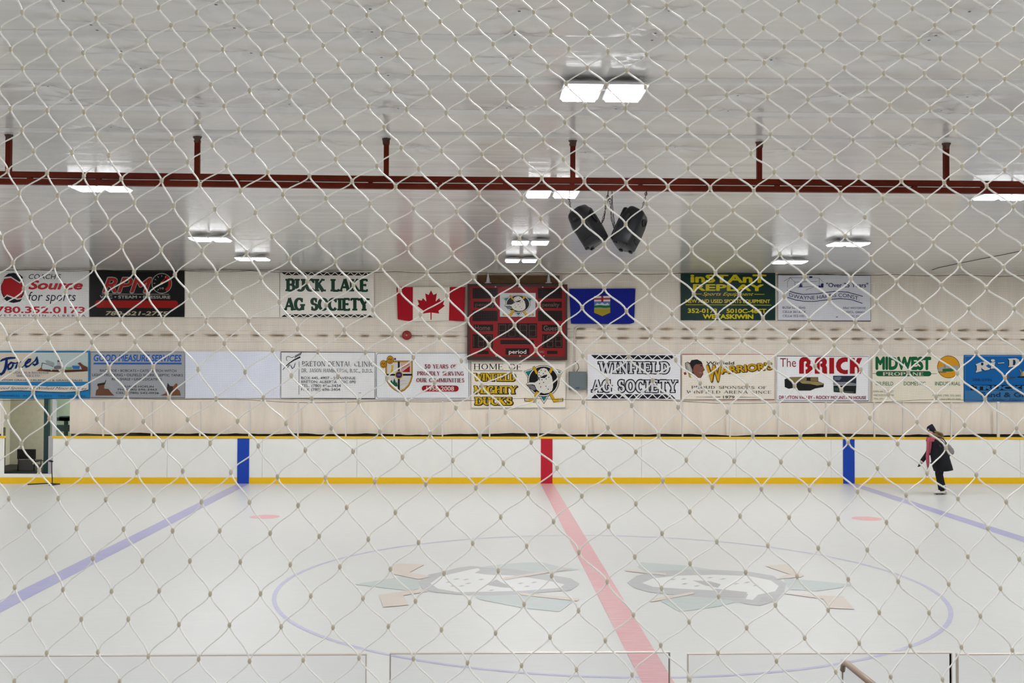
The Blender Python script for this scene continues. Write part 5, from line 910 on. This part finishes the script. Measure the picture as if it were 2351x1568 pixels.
s.text('388-3996', 2232, 2278, 868.8, 875, '1c4478', .01); s.rect_(2228.6, 884, 2426, 895.8, '0e1824', 'border'); s.text('TRUCKING', 2235, 2404, 885.5, 894.5, '2c74b4', .05); s.text('Sand & Gravel', 2252, 2392, 900.7, 911, '1e3e62', .025); s.text('Alder Flats', 2272, 2346, 914.6, 920, '28507c', .01, .35)
for L, c in (([(1290, 750), (1395, 740), (1400, 810), (1310, 820)], '6c5a38'), ([(1430, 790), (1580, 780), (1580, 820), (1430, 830)], '3c4858'), ([(1690, 560), (1740, 600), (1770, 700), (1760, 790), (1720, 780), (1740, 680)], 'a8843c'), ([(1620, 800), (1660, 775), (1830, 770), (1830, 805)], '1c1c20'), ([(1775, 640), (1830, 620), (1830, 760), (1770, 765)], 'b4a888')): s.poly([(2200 + x / 12.06, 800 + y / 12.06) for x, y in L], c)
s.done()

# ------------------------------------------------------------------ flags
def flag(label, outline, col):
    return Sign('flag', label, 'flag', (outline[0][0], outline[0][1], outline[2][0], outline[2][1]), col, SY - .01, 'flags beside the scoreboard', depth=.004, outline=outline, panel='cloth', rough=.8)
s = flag('red and white flag with a red maple leaf, left of the scoreboard', [(910.5, 659), (1068.5, 659), (1066, 737.7), (1031.4, 735.5), (990, 737), (947.6, 737.7), (913, 733)], 'e0d8ca')
s.poly([(910.5, 659), (948, 659), (947.8, 737.7), (930, 736), (913, 733)], 'b00c22', 'stripe').poly([(1032.5, 659), (1068.5, 659), (1066, 737.7), (1048, 737), (1030.5, 735.4)], 'b00c22', 'stripe#2')
hf = [(0, 0), (24, 46), (58, 30), (46, 112), (82, 78), (92, 102), (135, 95), (120, 138), (137, 155), (74, 205), (82, 232), (6, 222), (5, 295)]
s.poly([(850 + (608 + x) / 4.356, 600 + (290 + y) / 4.356) for x, y in hf] + [(850 + (608 - x) / 4.356, 600 + (290 + y) / 4.356) for x, y in hf[:0:-1]], 'b00c22', 'maple_leaf'); s.done()
s = flag('deep blue flag with a small shield, right of the scoreboard', [(1307, 663), (1459, 662.2), (1456, 741), (1446, 743.5), (1400, 744), (1350, 743), (1310.6, 743)], '10208c')
W4 = lambda L: [(1290 + x / 4.612, 600 + y / 4.612) for x, y in L]
for L, c in (([(338, 362), (516, 362), (516, 545), (428, 586), (340, 545)], '20244c'), ([(342, 368), (512, 366), (512, 426), (342, 426)], 'd0ccd0'), ([(416, 367), (440, 367), (440, 426), (416, 426)], 'b0202c'), ([(342, 390), (512, 388), (512, 404), (342, 406)], 'b0202c'), ([(342, 430), (512, 430), (512, 500), (342, 500)], '5878b8'), ([(345, 470), (375, 440), (400, 455), (425, 435), (455, 455), (485, 438), (510, 470)], 'c8ccd4'), ([(342, 468), (400, 462), (460, 468), (512, 464), (512, 500), (342, 505)], '1c6c3c'), ([(342, 492), (400, 488), (460, 494), (512, 488), (512, 512), (342, 516)], '9c9868'), ([(342, 510), (512, 506), (512, 544), (428, 580), (342, 544)], 'a89428')): s.poly(W4(L), c, 'shield')
s.done()
for o_, ps in (('flag', ((912, 660.5), (1067, 660.5), (914.5, 731.5), (1065, 735.5))), ('flag.001', ((1308.5, 664.5), (1457, 664), (1312, 741), (1454, 739.5)))):
    for px, py in ps: q = at(px, py, SY - .012); MB().tube([q, (q.x, WY - .03, q.z)], .008, mat('pin', (150, 146, 140), rough=.4), n=8).build('pin', bpy.data.objects[o_])

# ------------------------------------------------------------------ scoreboard on its plank
SB = lambda L: [(1065 + x / 7.292, 620 + y / 7.292) for x, y in L]
BX = SY - .16
s = Sign('scoreboard', 'dark red electric scoreboard in a brown frame between the two flags', 'scoreboard', (1073.2, 652, 1302.2, 826.5), None, BX)
M_SBF = mat('score_frame', (62, 24, 18), rough=.45, noise=.12, nscale=4)
a, c = at(1073.2, 652, BX), at(1302.2, 826.5, BX); f0, f1 = at(1079.8, 657.5, BX), at(1296.8, 818.8, BX)
MB().box((a.x, BX + .012, c.z), (c.x, SY + .02, a.z), M_SBF).build('cabinet', s.root, bevel=.008)
b = MB()
for p, q in (((a.x, f1.z), (f0.x, f0.z)), ((f1.x, f1.z), (c.x, f0.z)), ((a.x, f0.z), (c.x, a.z)), ((a.x, c.z), (c.x, f1.z))): b.box((p[0], BX - .02, p[1]), (q[0], BX + .02, q[1]), M_SBF)
b.build('frame', s.root)
s.poly([(1079.5, 657), (1297, 657.6), (1297, 819.5), (1079.5, 819)], '8e1c20', 'face')
WN = '1c1210'
wins = [(145, 300, 565, 475), (1240, 300, 1645, 475), (165, 530, 525, 628), (1300, 530, 1640, 635), (145, 680, 565, 855), (1240, 680, 1645, 855), (165, 912, 492, 1020), (1308, 915, 1630, 1025), (570, 890, 1225, 1135), (145, 1075, 487, 1305), (1312, 1075, 1650, 1305), (610, 1170, 1170, 1240), (700, 1310, 1097, 1415), (225, 1350, 415, 1408), (1390, 1352, 1567, 1406)]
for x0, y0, x1, y1 in wins: s.k = 1; s.poly(SB([(x0, y0), (x1, y0), (x1, y1), (x0, y1)]), WN, 'display_window')
def sbt(t, x0, x1, c_, b_, col, bold=0): (p, q), (u, v) = SB([(x0, c_), (x1, b_)]); s.text(t, p, u, q, v, col, bold)
for L in wins[:2] + wins[4:6] + wins[11:12]:      # lamp matrix seen as a fine diamond mesh
    x0, y0, x1, y1 = L; n = int((x1 - x0) / 42); k = max(1, int((y1 - y0) / 42))
    for i in range(n):
        for j in range(k):
            cx, cy = x0 + (i + .5) * (x1 - x0) / n, y0 + (j + .5) * (y1 - y0) / k
            s.k = 3; s.poly(SB([(cx - 9, cy), (cx, cy - 9), (cx + 9, cy), (cx, cy + 9)]), '3c2420', 'display_window')
s.k = 6
_dg = []
def digit(x0, y0, x1, y1, segs='abcdefg'):
    _dg.append(1); pn = 'digit#%d' % len(_dg)
    xm, ym = (x0 + x1) / 2, (y0 + y1) / 2; w_ = 1.5
    S_ = {'a': ((x0, y0), (x1, y0)), 'b': ((x1, y0), (x1, ym)), 'c': ((x1, ym), (x1, y1)), 'd': ((x0, y1), (x1, y1)), 'e': ((x0, ym), (x0, y1)), 'f': ((x0, y0), (x0, ym)), 'g': ((x0, ym), (x1, ym))}
    for q in segs:
        s.k = 6; A_, B_ = S_[q]
        for i in range(4):
            t = (i + .5) / 4; cx, cy = A_[0] + (B_[0] - A_[0]) * t, A_[1] + (B_[1] - A_[1]) * t
            s.poly(SB([(cx - 11, cy), (cx, cy - 11), (cx + 11, cy), (cx, cy + 11)]), '5e3a34', pn)
for x0 in (590, 750, 940, 1095): digit(x0, 915, x0 + 110, 1110)
for x0, sg in ((165, 'ef'), (245, 'abcdefg'), (375, 'abcdefg')): digit(x0, 1100, x0 + (85 if sg != 'ef' else 20), 1285, sg)
for x0, sg in ((1335, 'ef'), (1395, 'abcdefg'), (1535, 'abcdefg')): digit(x0, 1100, x0 + (95 if sg != 'ef' else 20), 1285, sg)
s.k = 8
sbt('penalty', 190, 515, 545, 605, '5a4540', .02); sbt('penalty', 1310, 1600, 545, 610, '6a544e', .02); sbt('Home', 185, 440, 925, 1005, '6e5650', .01); sbt('Guest', 1335, 1590, 930, 1010, '7c6660', .01); sbt('period', 752, 1045, 1335, 1398, 'd8d0cc', .015)
s.rect_(1236.5, 805, 1249.5, 810.8, '7c5a54', 'badge').rect_(1237.5, 806, 1248.5, 809.8, '8e1c20', 'badge').line([(1239, 808), (1247, 808)], 1.3, '9c8882', 'badge')
s.line(SB([(100, 300), (97, 1420)]), .8, 'b07870', 'trim').line(SB([(1705, 350), (1705, 1430)]), .8, 'b07870', 'trim')
s.poly(SB([(603, 384), (1202, 384), (1200, 782), (604, 780)]), 'cfd0d2', 'crest')
team(s, 1065 + 905 / 7.292, 620 + 570 / 7.292, .0785, .058)
b = MB(); M_SCR = mat('screw', (196, 188, 184), rough=.3, metal=.4)
for x, y in ((530, 280), (920, 280), (1320, 285), (540, 1440), (940, 1440), (1340, 1440)): q = at(*SB([(x, y)])[0], BX - .02); b.ball(q, .02, M_SCR, 10, 5, sy=.5)
b.build('screw', s.root); s.done()
M_PLK = mat('plank_wood', (96, 66, 32), rough=.6, noise=.25, nscale=3, stretch=(1, 1, 9)); a, c = at(1095.2, 631.8, SY - .04), at(1284.4, 652, SY - .04)
pk = tag(MB().box((a.x, SY - .045, c.z), (c.x, SY + .0, a.z), M_PLK).build('plank', bevel=.004), 'brown wooden plank on the wall along the top of the scoreboard', 'plank')
M_HNG = mat('hanger_white', (206, 204, 202), rough=.4)
for x0 in (1120.5, 1259.6):
    q0, q1 = at(x0, 629, SY - .07), at(x0, 648.6, SY - .07); b = MB()
    b.loft([[Vector((q0.x + sx * w_, SY - .048 - .05 * dy, z)) for sx, dy in ((-1, 0), (1, 0), (.7, 1), (-.7, 1))] for z, w_ in ((q1.z, .058), (q0.z - .04, .026), (q0.z + .05, .012))], M_HNG, smooth=False)
    b.box((q0.x - .085, SY - .11, q1.z - .02), (q0.x + .085, SY - .048, q1.z), M_HNG); b.build('hanger', s.root)
# ------------------------------------------------------------------ bell, conduit and electrical box on the far wall
q = at(934, 769.8, SY - .03); t = thing('alarm_bell', 'round red alarm bell on the wall below the red and white flag', 'bell', (q.x, SY, q.z))
M_BELL = mat('bell_red', (150, 30, 28), rough=.3, spec=.5)
ringy = lambda r, y: [Vector((q.x + r * math.cos(2 * PI * i / 24), y, q.z + r * math.sin(2 * PI * i / 24))) for i in range(24)]
b = MB(); b.loft([ringy(.05, SY + .02), ringy(.05, SY - .03), ringy(.126, SY - .03), ringy(.126, SY - .05), ringy(.112, SY - .075), ringy(.07, SY - .095), ringy(.028, SY - .1)], M_BELL); b.build('gong', t)
b = MB(); b.loft([ringy(.024, SY - .095), ringy(.024, SY - .112), ringy(.012, SY - .118)], mat('bell_cap', (196, 150, 132), rough=.4)); b.build('cap_nut', t)
MB().tube([(q.x + .05, SY - .02, q.z), (q.x + .42, SY - .012, q.z - .012)], .012, mat('conduit_grey', (128, 120, 110), rough=.6), n=8).build('conduit', t)
M_CON = mat('conduit_white', (204, 196, 184), rough=.45)
pts = [(1316, 852), (1317, 835), (1318, 800), (1319, 770), (1320, 760), (1323, 753), (1329, 749.5), (1338, 748.5), (1360, 749), (1385, 749.5)]
tag(MB().tube([at(x, y, SY - .035) for x, y in pts], .023, M_CON, n=10).build('conduit'), 'white bent conduit rising from the grey electrical box', 'pipe')
a, c = at(1306, 853, SY - .1), at(1346.5, 895, SY - .1); t = thing('electrical_box', 'grey metal electrical box on the wall between two lower signs', 'electrical box', ((a.x + c.x) / 2, SY, c.z))
M_EB = mat('box_grey', (112, 122, 122), rough=.45, metal=.1)
MB().box((a.x, SY - .1, c.z), (c.x, SY + .02, a.z), M_EB).build('body', t, bevel=.006)
MB().box((a.x + .018, SY - .112, c.z + .02), (c.x - .018, SY - .098, a.z - .02), M_EB).build('door', t, bevel=.004)
l0, l1 = at(1322, 888.5, SY - .113), at(1330.5, 892, SY - .113)
MB().box((l0.x, SY - .115, l1.z), (l1.x, SY - .111, l0.z), mat('blue_label', (52, 88, 128), rough=.5)).build('label', t)
MB().box((c.x - .06, SY - .125, (a.z + c.z) / 2 - .02), (c.x - .045, SY - .11, (a.z + c.z) / 2 + .02), M_EB).build('latch', t)
MB().tube([at(x, y, SY - .03) for x, y in ((1324, 853), (1329, 845), (1327, 836), (1320, 829))], .008, M_WIRE, n=5).build('cable', t)

# ------------------------------------------------------------------ black stacking chair in the doorway
CY = WY + .75; q = at(58, 1084, CY); fzc = fz
cxp = lambda px: at(px, 1050, CY).x; czp = lambda py: at(60, py, CY).z
M_CHB = mat('chair_black', (22, 21, 23), rough=.5); M_CHL = mat('chair_frame', (46, 46, 50), rough=.35, metal=.5)
t = thing('chair', 'black chair with its back to the rink, in the open doorway', 'chair', (cxp(60), CY, fz))
x0, x1 = cxp(39), cxp(81)
rr = [[Vector((x, CY + dy + .03 * math.cos((x - (x0 + x1) / 2) * 5), z)) for x, dy in [(x0 + (x1 - x0) * i / 8, 0) for i in range(9)] + [(x1 - (x1 - x0) * i / 8, .03) for i in range(9)]] for z in (czp(1054), czp(1052), czp(1034), czp(1031.5))]
MB().loft(rr, M_CHB).build('backrest', t)
MB().box((x0 + .01, CY + .05, czp(1062)), (x1 - .01, CY + .5, czp(1058)), M_CHB).build('seat', t, bevel=.015)
for x in (x0 + .03, x1 - .03):
    MB().tube([(x, CY + .02, czp(1036)), (x, CY + .02, czp(1060)), (x, CY - .01, fz)], .014, M_CHL).build('leg', t)
    MB().tube([(x, CY + .45, czp(1061)), (x, CY + .49, fz)], .014, M_CHL).build('leg', t)
bt_ = MB().box((x0 + .06, CY - .06, fz + .004), (x1 - .06, CY - .02, czp(1055)), mat('grey_bin', (84, 82, 80), rough=.6)).build('bin', bevel=.01)
tag(bt_, 'dark grey bin standing against the back of the black chair in the doorway', 'bin')
# ------------------------------------------------------------------ tubular skating aid on the ice by the gate
GY = ice(112, 1112.6).y; t = thing('skating_aid', 'dark tube skating support frame on the ice in front of the open gate', 'skating aid', (ice(115, 1110).x, GY, 0))
M_TUB = mat('tube_dark', (62, 60, 66), rough=.4, metal=.5); M_GRIP = mat('grip_black', (18, 16, 18), rough=.6)
W_ = lambda px, py, dy=0: at(px, py, GY + dy)
r0, r1, r2, r3 = ice(63, 1113.2), ice(106, 1111), ice(137, 1112.2), ice(113, 1115.4)
up_ = Vector((0, 0, .014))
MB().tube([r0 + up_, r1 + up_, r2 + up_], .014, M_TUB).build('runner', t); MB().tube([r2 + up_, r3 + up_], .014, M_TUB).build('runner', t)
tp = W_(118.5, 1059); mid = r1.lerp(r2, .45) + up_
MB().tube([mid, W_(120, 1097), W_(118.6, 1080), tp], .013, M_TUB).build('upright', t)
MB().tube([W_(83, 1058.4, .25), W_(104, 1057.4, .1), tp], .011, M_TUB).build('handlebar', t)
MB().tube([W_(112, 1058, .02), W_(117, 1058.6), W_(121.8, 1059.6)], [.02, .026, .016], M_GRIP).build('grip', t)
# ------------------------------------------------------------------ the skater by the far boards
PY = ice(2157, 1135).y
def W(px, py, d=0.0): return at(px, py, PY + d)
M_SKIN = mat('skin', (204, 160, 140), rough=.5); M_COAT = mat('coat_navy', (13, 14, 22), rough=.85, noise=.15, nscale=20); M_TRO = mat('trousers_black', (11, 11, 15), rough=.85)
M_HAT = mat('hat_navy', (14, 17, 32), rough=.9, bump=.3, bscale=90); M_SCF = mat('scarf_pink', (170, 80, 94), rough=.9, noise=.25, nscale=40, stretch=(3, 3, 1)); M_HAIR = mat('hair_fair', (128, 104, 72), rough=.6, noise=.3, nscale=60, stretch=(1, 1, 6))
M_GLV = mat('glove_black', (24, 24, 30), rough=.8); M_BOOT = mat('boot_white', (216, 214, 206), rough=.4); M_SOLE = mat('boot_sole', (66, 58, 52), rough=.6); M_BLD = mat('blade_steel', (150, 152, 156), rough=.25, metal=.9); M_FRG = mat('fringe_pale', (206, 196, 190), rough=.9)

def skin_body():
    V = []; E = []; R = []
    def v(p, r, prev=None):
        V.append(p); R.append(r); i = len(V) - 1
        if prev is not None: E.append((prev, i))
        return i
    pel = v(W(2158, 1058), .13)
    w1 = v(W(2156, 1044), .125, pel); ch = v(W(2152, 1026), .14, w1); sh = v(W(2148, 1012), .10, ch)
    nk = v(W(2143, 1004), .055, sh); hd0 = v(W(2140, 1000), .062, nk); hd1 = v(W(2137.5, 994), .088, hd0); hd2 = v(W(2138.5, 985.5), .088, hd1); v(W(2140, 981), .05, hd2)
    for d, arm in ((.17, [(2144, 1016, .045), (2131, 1039, .036), (2117, 1058, .026), (2115.2, 1062, .026)]), (-.17, [(2154, 1016, .045), (2160, 1040, .034), (2150.5, 1055, .026), (2147.6, 1058, .024)])):
        p = sh
        for k, (x, y, r) in enumerate(arm): p = v(W(x, y, d * (1 + .1 * min(k, 1))), r, p)
    for d, leg in ((-.07, [(2157, 1064, .095), (2154.5, 1089, .062), (2158.5, 1112, .05), (2161, 1126, .04)]), (.08, [(2158, 1064, .095), (2157.5, 1090, .062), (2163, 1112, .05), (2166, 1124, .04)])):
        p = pel
        for x, y, r in leg: p = v(W(x, y, d), r, p)
    me = bpy.data.meshes.new('person'); me.from_pydata([tuple(p) for p in V], E, []); me.update()
    o = bpy.data.objects.new('person', me); COL.objects.link(o)
    sk = o.modifiers.new('skin', 'SKIN'); sk.use_smooth_shade = True
    for i, r in enumerate(R): me.skin_vertices[0].data[i].radius = (r, r)
    me.skin_vertices[0].data[0].use_root = True
    ss = o.modifiers.new('sub', 'SUBSURF'); ss.levels = 2; ss.render_levels = 2
    dg = bpy.context.evaluated_depsgraph_get(); m2 = bpy.data.meshes.new_from_object(o.evaluated_get(dg)); m2.name = 'person'
    bpy.data.objects.remove(o); m2.materials.clear(); m2.materials.append(M_SKIN)
    for p in m2.polygons: p.use_smooth = True
    # the face: nose, brow, lips, chin and ears grown from the head itself
    bm = bmesh.new(); bm.from_mesh(m2)
    def push(c, r, d):
        for q in bm.verts:
            k = (q.co - c).length / r
            if k < 1: q.co += d * (1 - k * k) ** 2
    push(W(2130.5, 993.5), .035, Vector((-.028, 0, -.004))); push(W(2131.5, 997.5), .03, Vector((-.012, 0, 0))); push(W(2132.5, 1001), .035, Vector((-.016, 0, -.004))); push(W(2131.5, 989.5), .04, Vector((-.01, 0, 0)))
    for d in (-.075, .075): push(W(2139.5, 993, d), .03, Vector((.006, .02 if d > 0 else -.02, .004)))
    bm.to_mesh(m2); bm.free()
    o = bpy.data.objects.new('person', m2); COL.objects.link(o); return o
per = tag(skin_body(), 'person skating in a navy coat, knitted hat and long pink scarf by the boards', 'person')
def oval(c, rx, ry, n=18, tilt=0):
    return [Vector((c.x + rx * math.cos(2 * PI * i / n), c.y + ry * math.sin(2 * PI * i / n), c.z + tilt * math.cos(2 * PI * i / n))) for i in range(n)]
# coat: torso and both sleeves
b = MB(); rings = []
for xl, xr, y, ry in ((2137.5, 2150, 1005.5, .085), (2135.5, 2153.5, 1006.5, .12), (2134.5, 2160, 1009, .19), (2135, 2166, 1015, .225), (2135.5, 2170, 1024, .23), (2136, 2174, 1034, .235), (2137.5, 2177, 1044, .24), (2139, 2179.5, 1054, .25), (2140.5, 2182, 1063, .26), (2143, 2184.3, 1072, .265), (2145.5, 2186, 1079.5, .265), (2147.5, 2184.5, 1079.8, .25), (2147, 2180, 1074, .22)):
    p, q = W(xl, y), W(xr, y); c = (p + q) / 2; slope = .022 if y > 1070 else 0
    rings.append([v_ + Vector((0, .008 * math.sin(i * 2.1 + y), 0)) for i, v_ in enumerate(oval(c, (q.x - p.x) / 2, ry, 20, slope))])
b.loft(rings, M_COAT, cap=False)
for d, arm in ((.17, [(2147, 1011, .075), (2143, 1018, .078), (2136, 1030, .07), (2130, 1041, .062), (2123, 1050, .054), (2117.5, 1057.5, .05), (2116.6, 1058.6, .047)]), (-.19, [(2151, 1011, .075), (2156, 1018, .08), (2160, 1030, .074), (2161, 1041, .07), (2156, 1050, .062), (2150.5, 1055.5, .052), (2149.6, 1056.2, .049)])):
    b.tube([W(x, y, d) for x, y, r in arm], [r for _, _, r in arm], M_COAT, n=12)
b.build('coat', per)
b = MB(); b.loft([oval(W(2144, y) + Vector((dx, 0, 0)), rx, ry, 16, .015) for y, dx, rx, ry in ((1009.5, 0, .12, .13), (1007, -.012, .125, .13), (1004.5, -.012, .118, .12), (1003.4, -.005, .085, .09))], M_COAT); b.build('collar', per)
for d, leg in ((-.07, [(2158, 1062, .112), (2156, 1076, .10), (2154.8, 1089, .078), (2157, 1102, .072), (2160, 1116, .07), (2162, 1126.5, .075)]), (.08, [(2159, 1062, .112), (2158, 1076, .10), (2157.5, 1090, .078), (2161, 1103, .07), (2164.5, 1116, .066), (2166.5, 1124, .07)])):
    MB().tube([W(x, y, d) for x, y, r in leg], [r for _, _, r in leg], M_TRO, n=14).build('trouser_leg', per)
# hat with rib and bobble, and its pale badge
b = MB(); cx = [(2138.5, 991.5, .105, .1), (2138.7, 988.5, .112, .106), (2139.2, 985, .108, .102), (2139.8, 981, .08, .078), (2140.2, 978.3, .055, .054), (2140.2, 975.6, .03, .03)]
b.loft([[v_ + Vector((0, 0, -.05 * (v_.x - W(x, y).x) / .1)) for v_ in oval(W(x, y), rx, ry, 20)] for x, y, rx, ry in cx], M_HAT); hat = b.build('hat', per)
b = MB(); b.ball(W(2139.6, 976.2), .03, M_HAT, 10, 7); b.build('bobble', hat)
MB().box(tuple(W(2130.2, 986.8, -.07)), tuple(W(2132.6, 984.6, -.055)), M_FRG).build('badge', hat)
# fair hair blown back over the shoulders
b = MB(); rg = random.Random(3)
for i in range(46):
    d = rg.uniform(-.09, .09); y0 = rg.uniform(990, 999); x0 = rg.uniform(2141, 2146); ln = rg.uniform(.6, 1)
    p = [W(x0, y0, d), W(x0 + 7 * ln, y0 + rg.uniform(0, 3), d * 1.1), W(x0 + 15 * ln, y0 + rg.uniform(2, 8), d * 1.1), W(x0 + 24 * ln, y0 + rg.uniform(4, 14) * ln, d)]
    b.tube(p, [.02, .022, .017, .004], M_HAIR, n=5)
b.build('hair', per)
# eyes and mouth
MB().ball(W(2131.4, 990.6, -.035), .008, mat('eye_dark', (30, 26, 24), rough=.3), 8, 5).ball(W(2131.4, 990.6, .035), .008, mat('eye_dark', (30, 26, 24)), 8, 5).build('eyes', per)
# scarf: wound at the neck with a long front end and pale fringe
b = MB(); c = W(2140.5, 1006.3)
for k, (rz, dz) in enumerate(((.034, 0), (.034, -.045))):
    b.tube([c + Vector((-.004 + (.10 + .012 * k) * math.cos(t), (.115 + .01 * k) * math.sin(t), dz + .012 * math.cos(t))) for t in np.linspace(0, 2 * PI, 22)[:-1]], rz, M_SCF, n=8, closed=True)
for pts, ws in (([(2134, 1004), (2131, 1012), (2131, 1022), (2130.5, 1034), (2129.5, 1047), (2130, 1060), (2130.5, 1073)], [.04, .048, .042, .042, .046, .042, .02]), ([(2136, 1004), (2135.5, 1012), (2136, 1020), (2135, 1030), (2134, 1040)], [.036, .042, .038, .034, .022])):
    rings = []
    for (x, y), w_ in zip(pts, ws):
        q = W(x, y, -.06 - (.03 if y < 1030 else 0)); rings.append([Vector((q.x + w_ * math.cos(2 * PI * i / 12), q.y + .022 * math.sin(2 * PI * i / 12) + .1 * w_ * math.cos(6 * PI * i / 12), q.z)) for i in range(12)])
    b.loft(rings, M_SCF)
sc_ = b.build('scarf', per)
b = MB()
for i in range(9):
    x = 2128.4 + .55 * i; b.tube([W(x, 1071.5, -.06), W(x - .4 + .15 * (i % 3), 1079, -.06), W(x + .3 * math.sin(i), 1085 - (i % 3), -.06)], [.006, .007, .003], M_FRG, n=4)
b.build('fringe', sc_)
# gloves: palm, four bent fingers of different lengths and a thumb from the side of the palm
def glove(wr, kn, side):
    """wr wrist, kn knuckles: the hand continues the forearm"""
    f = (kn - wr).normalized(); s_ = Vector((0, 1, 0)); s_ = (s_ - f * s_.dot(f)).normalized(); u_ = f.cross(s_) * side
    b = MB(); L = (kn - wr).length
    ring = lambda k, w_, t_: [wr + f * (L * k) + s_ * (w_ * math.cos(2 * PI * i / 12)) + u_ * (t_ * math.sin(2 * PI * i / 12)) for i in range(12)]
    b.loft([ring(-.35, .036, .03), ring(0, .032, .024), ring(.4, .042, .022), ring(.8, .046, .02), ring(1.02, .042, .016)], M_GLV)
    for k, ln in enumerate((.078, .088, .083, .064)):
        o_ = kn + s_ * (.033 - .022 * k) - f * .008; a1 = f * .94 + u_ * .25; a2 = f * .7 + u_ * .65; a3 = f * .4 + u_ * .9
        b.tube([o_, o_ + a1 * ln * .45, o_ + a1 * ln * .45 + a2 * ln * .32, o_ + a1 * ln * .45 + a2 * ln * .32 + a3 * ln * .25], [.0125, .012, .0105, .008], M_GLV, n=7)
    o_ = wr + f * (L * .35) + s_ * .036; b.tube([o_, o_ + f * .03 + s_ * .018 + u_ * .01, o_ + f * .062 + s_ * .02 + u_ * .022], [.015, .0135, .010], M_GLV, n=7)
    g_ = b.build('glove', per); return g_
g1 = glove(W(2114.8, 1061.5, .187), W(2113.2, 1067.2, .187), -1); glove(W(2147.5, 1058.2, -.2), W(2142.5, 1062.5, -.2), -1)
b = MB(); q0, q1 = W(2118, 1057.6, .187), W(2114.2, 1062.6, .187); b.tube([q0, (q0 + q1) / 2, q1], [.043, .046, .04], M_FRG, n=12); b.build('cuff', g1)
# skates
def skate(x, y, d, yaw=0):
    """x, y: pixel of the heel end of the sole"""
    h_ = W(x, y, d); Rz = Matrix.Rotation(yaw, 3, 'Z'); T = lambda p: h_ + Rz @ Vector(p)
    b = MB(); rings = []
    for z, x0, x1, wy in ((.045, -.262, .012, .042), (.06, -.268, .014, .047), (.085, -.262, .012, .046), (.105, -.20, .008, .042), (.125, -.13, .006, .04), (.16, -.098, .006, .042), (.2, -.096, .008, .046), (.235, -.1, .012, .05)):
        cx_ = (x0 + x1) / 2; rx = (x1 - x0) / 2
        rings.append([T((cx_ + rx * math.copysign(abs(math.cos(t)) ** .75, math.cos(t)), wy * math.copysign(abs(math.sin(t)) ** .8, math.sin(t)), z)) for t in np.linspace(0, 2 * PI, 21)[:-1]])
    b.loft(rings, M_BOOT); bt = b.build('skate_boot', per)
    b = MB(); b.loft([[T((-.125 + .14 * math.cos(t), .045 * math.sin(t), z)) for t in np.linspace(0, 2 * PI, 21)[:-1]] for z in (.033, .047)], M_SOLE)
    for u in (-.19, -.05): b.loft([[T((u + sx * .022, sy * .012, z)) for sx, sy in ((-1, -1), (1, -1), (1, 1), (-1, 1))] for z in (.014, .04)], M_SOLE, smooth=False)
    b.build('sole', bt)
    b = MB(); pr = [(-.268, .012), (-.262, .001), (-.02, 0), (.02, .002), (.028, .014), (-.1, .02), (-.2, .02)]
    n = len(pr); b.add([T((a_, sy * .003, c_)) for sy in (-1, 1) for a_, c_ in pr], [tuple(range(n)), tuple(range(n, 2 * n))[::-1]] + [(i, (i + 1) % n, n + (i + 1) % n, n + i) for i in range(n)], M_BLD); b.build('blade', bt)
skate(2168.5, 1136.2, -.07, .05); skate(2172, 1134.2, .08, -.03)
# grey shoulder bag on the back: a thing of its own
BGY = -.12
bag = thing('shoulder_bag', 'grey shoulder bag hanging at the back of the skater', 'bag', tuple(W(2180, 1044, BGY)))
M_BAG = mat('bag_grey', (128, 124, 124), rough=.7, noise=.15, nscale=12); M_BGD = mat('bag_dark', (58, 50, 56), rough=.7)
P0, P1 = W(2168, 1020, BGY), W(2182, 1041, BGY); ax = (P1 - P0).normalized(); nx = Vector((-ax.z, 0, ax.x)) * -1
b = MB(); rings = []
for k, w_, t_ in ((-.03, .03, .05), (.02, .075, .1), (.1, .1, .12), (.2, .105, .125), (.26, .095, .115), (.3, .06, .08)):
    rings.append([P0 + ax * k + nx * (w_ * math.copysign(abs(math.cos(t)) ** .7, math.cos(t))) + Vector((0, t_ * math.copysign(abs(math.sin(t)) ** .7, math.sin(t)), 0)) for t in np.linspace(0, 2 * PI, 19)[:-1]])
b.loft(rings, M_BAG); b.build('body', bag)
b = MB(); e_ = [P0 + ax * k + nx * w_ for k, w_ in ((-.02, .04), (.05, .1), (.15, .118), (.24, .112), (.31, .06))]
b.tube(e_, .02, M_BGD, n=8); e_ = [P0 + ax * k - nx * w_ for k, w_ in ((.2, .105), (.27, .085), (.31, .05))]; b.tube(e_, .022, M_BGD, n=8); b.build('edge_band', bag)
MB().tube([W(2173, 1018, BGY - .08), W(2166, 1008, -.2), W(2156, 1003, -.16), W(2151, 1006, -.2), W(2158, 1024, -.27), W(2172, 1036, -.2)], .012, M_BGD, n=6).build('strap', bag)
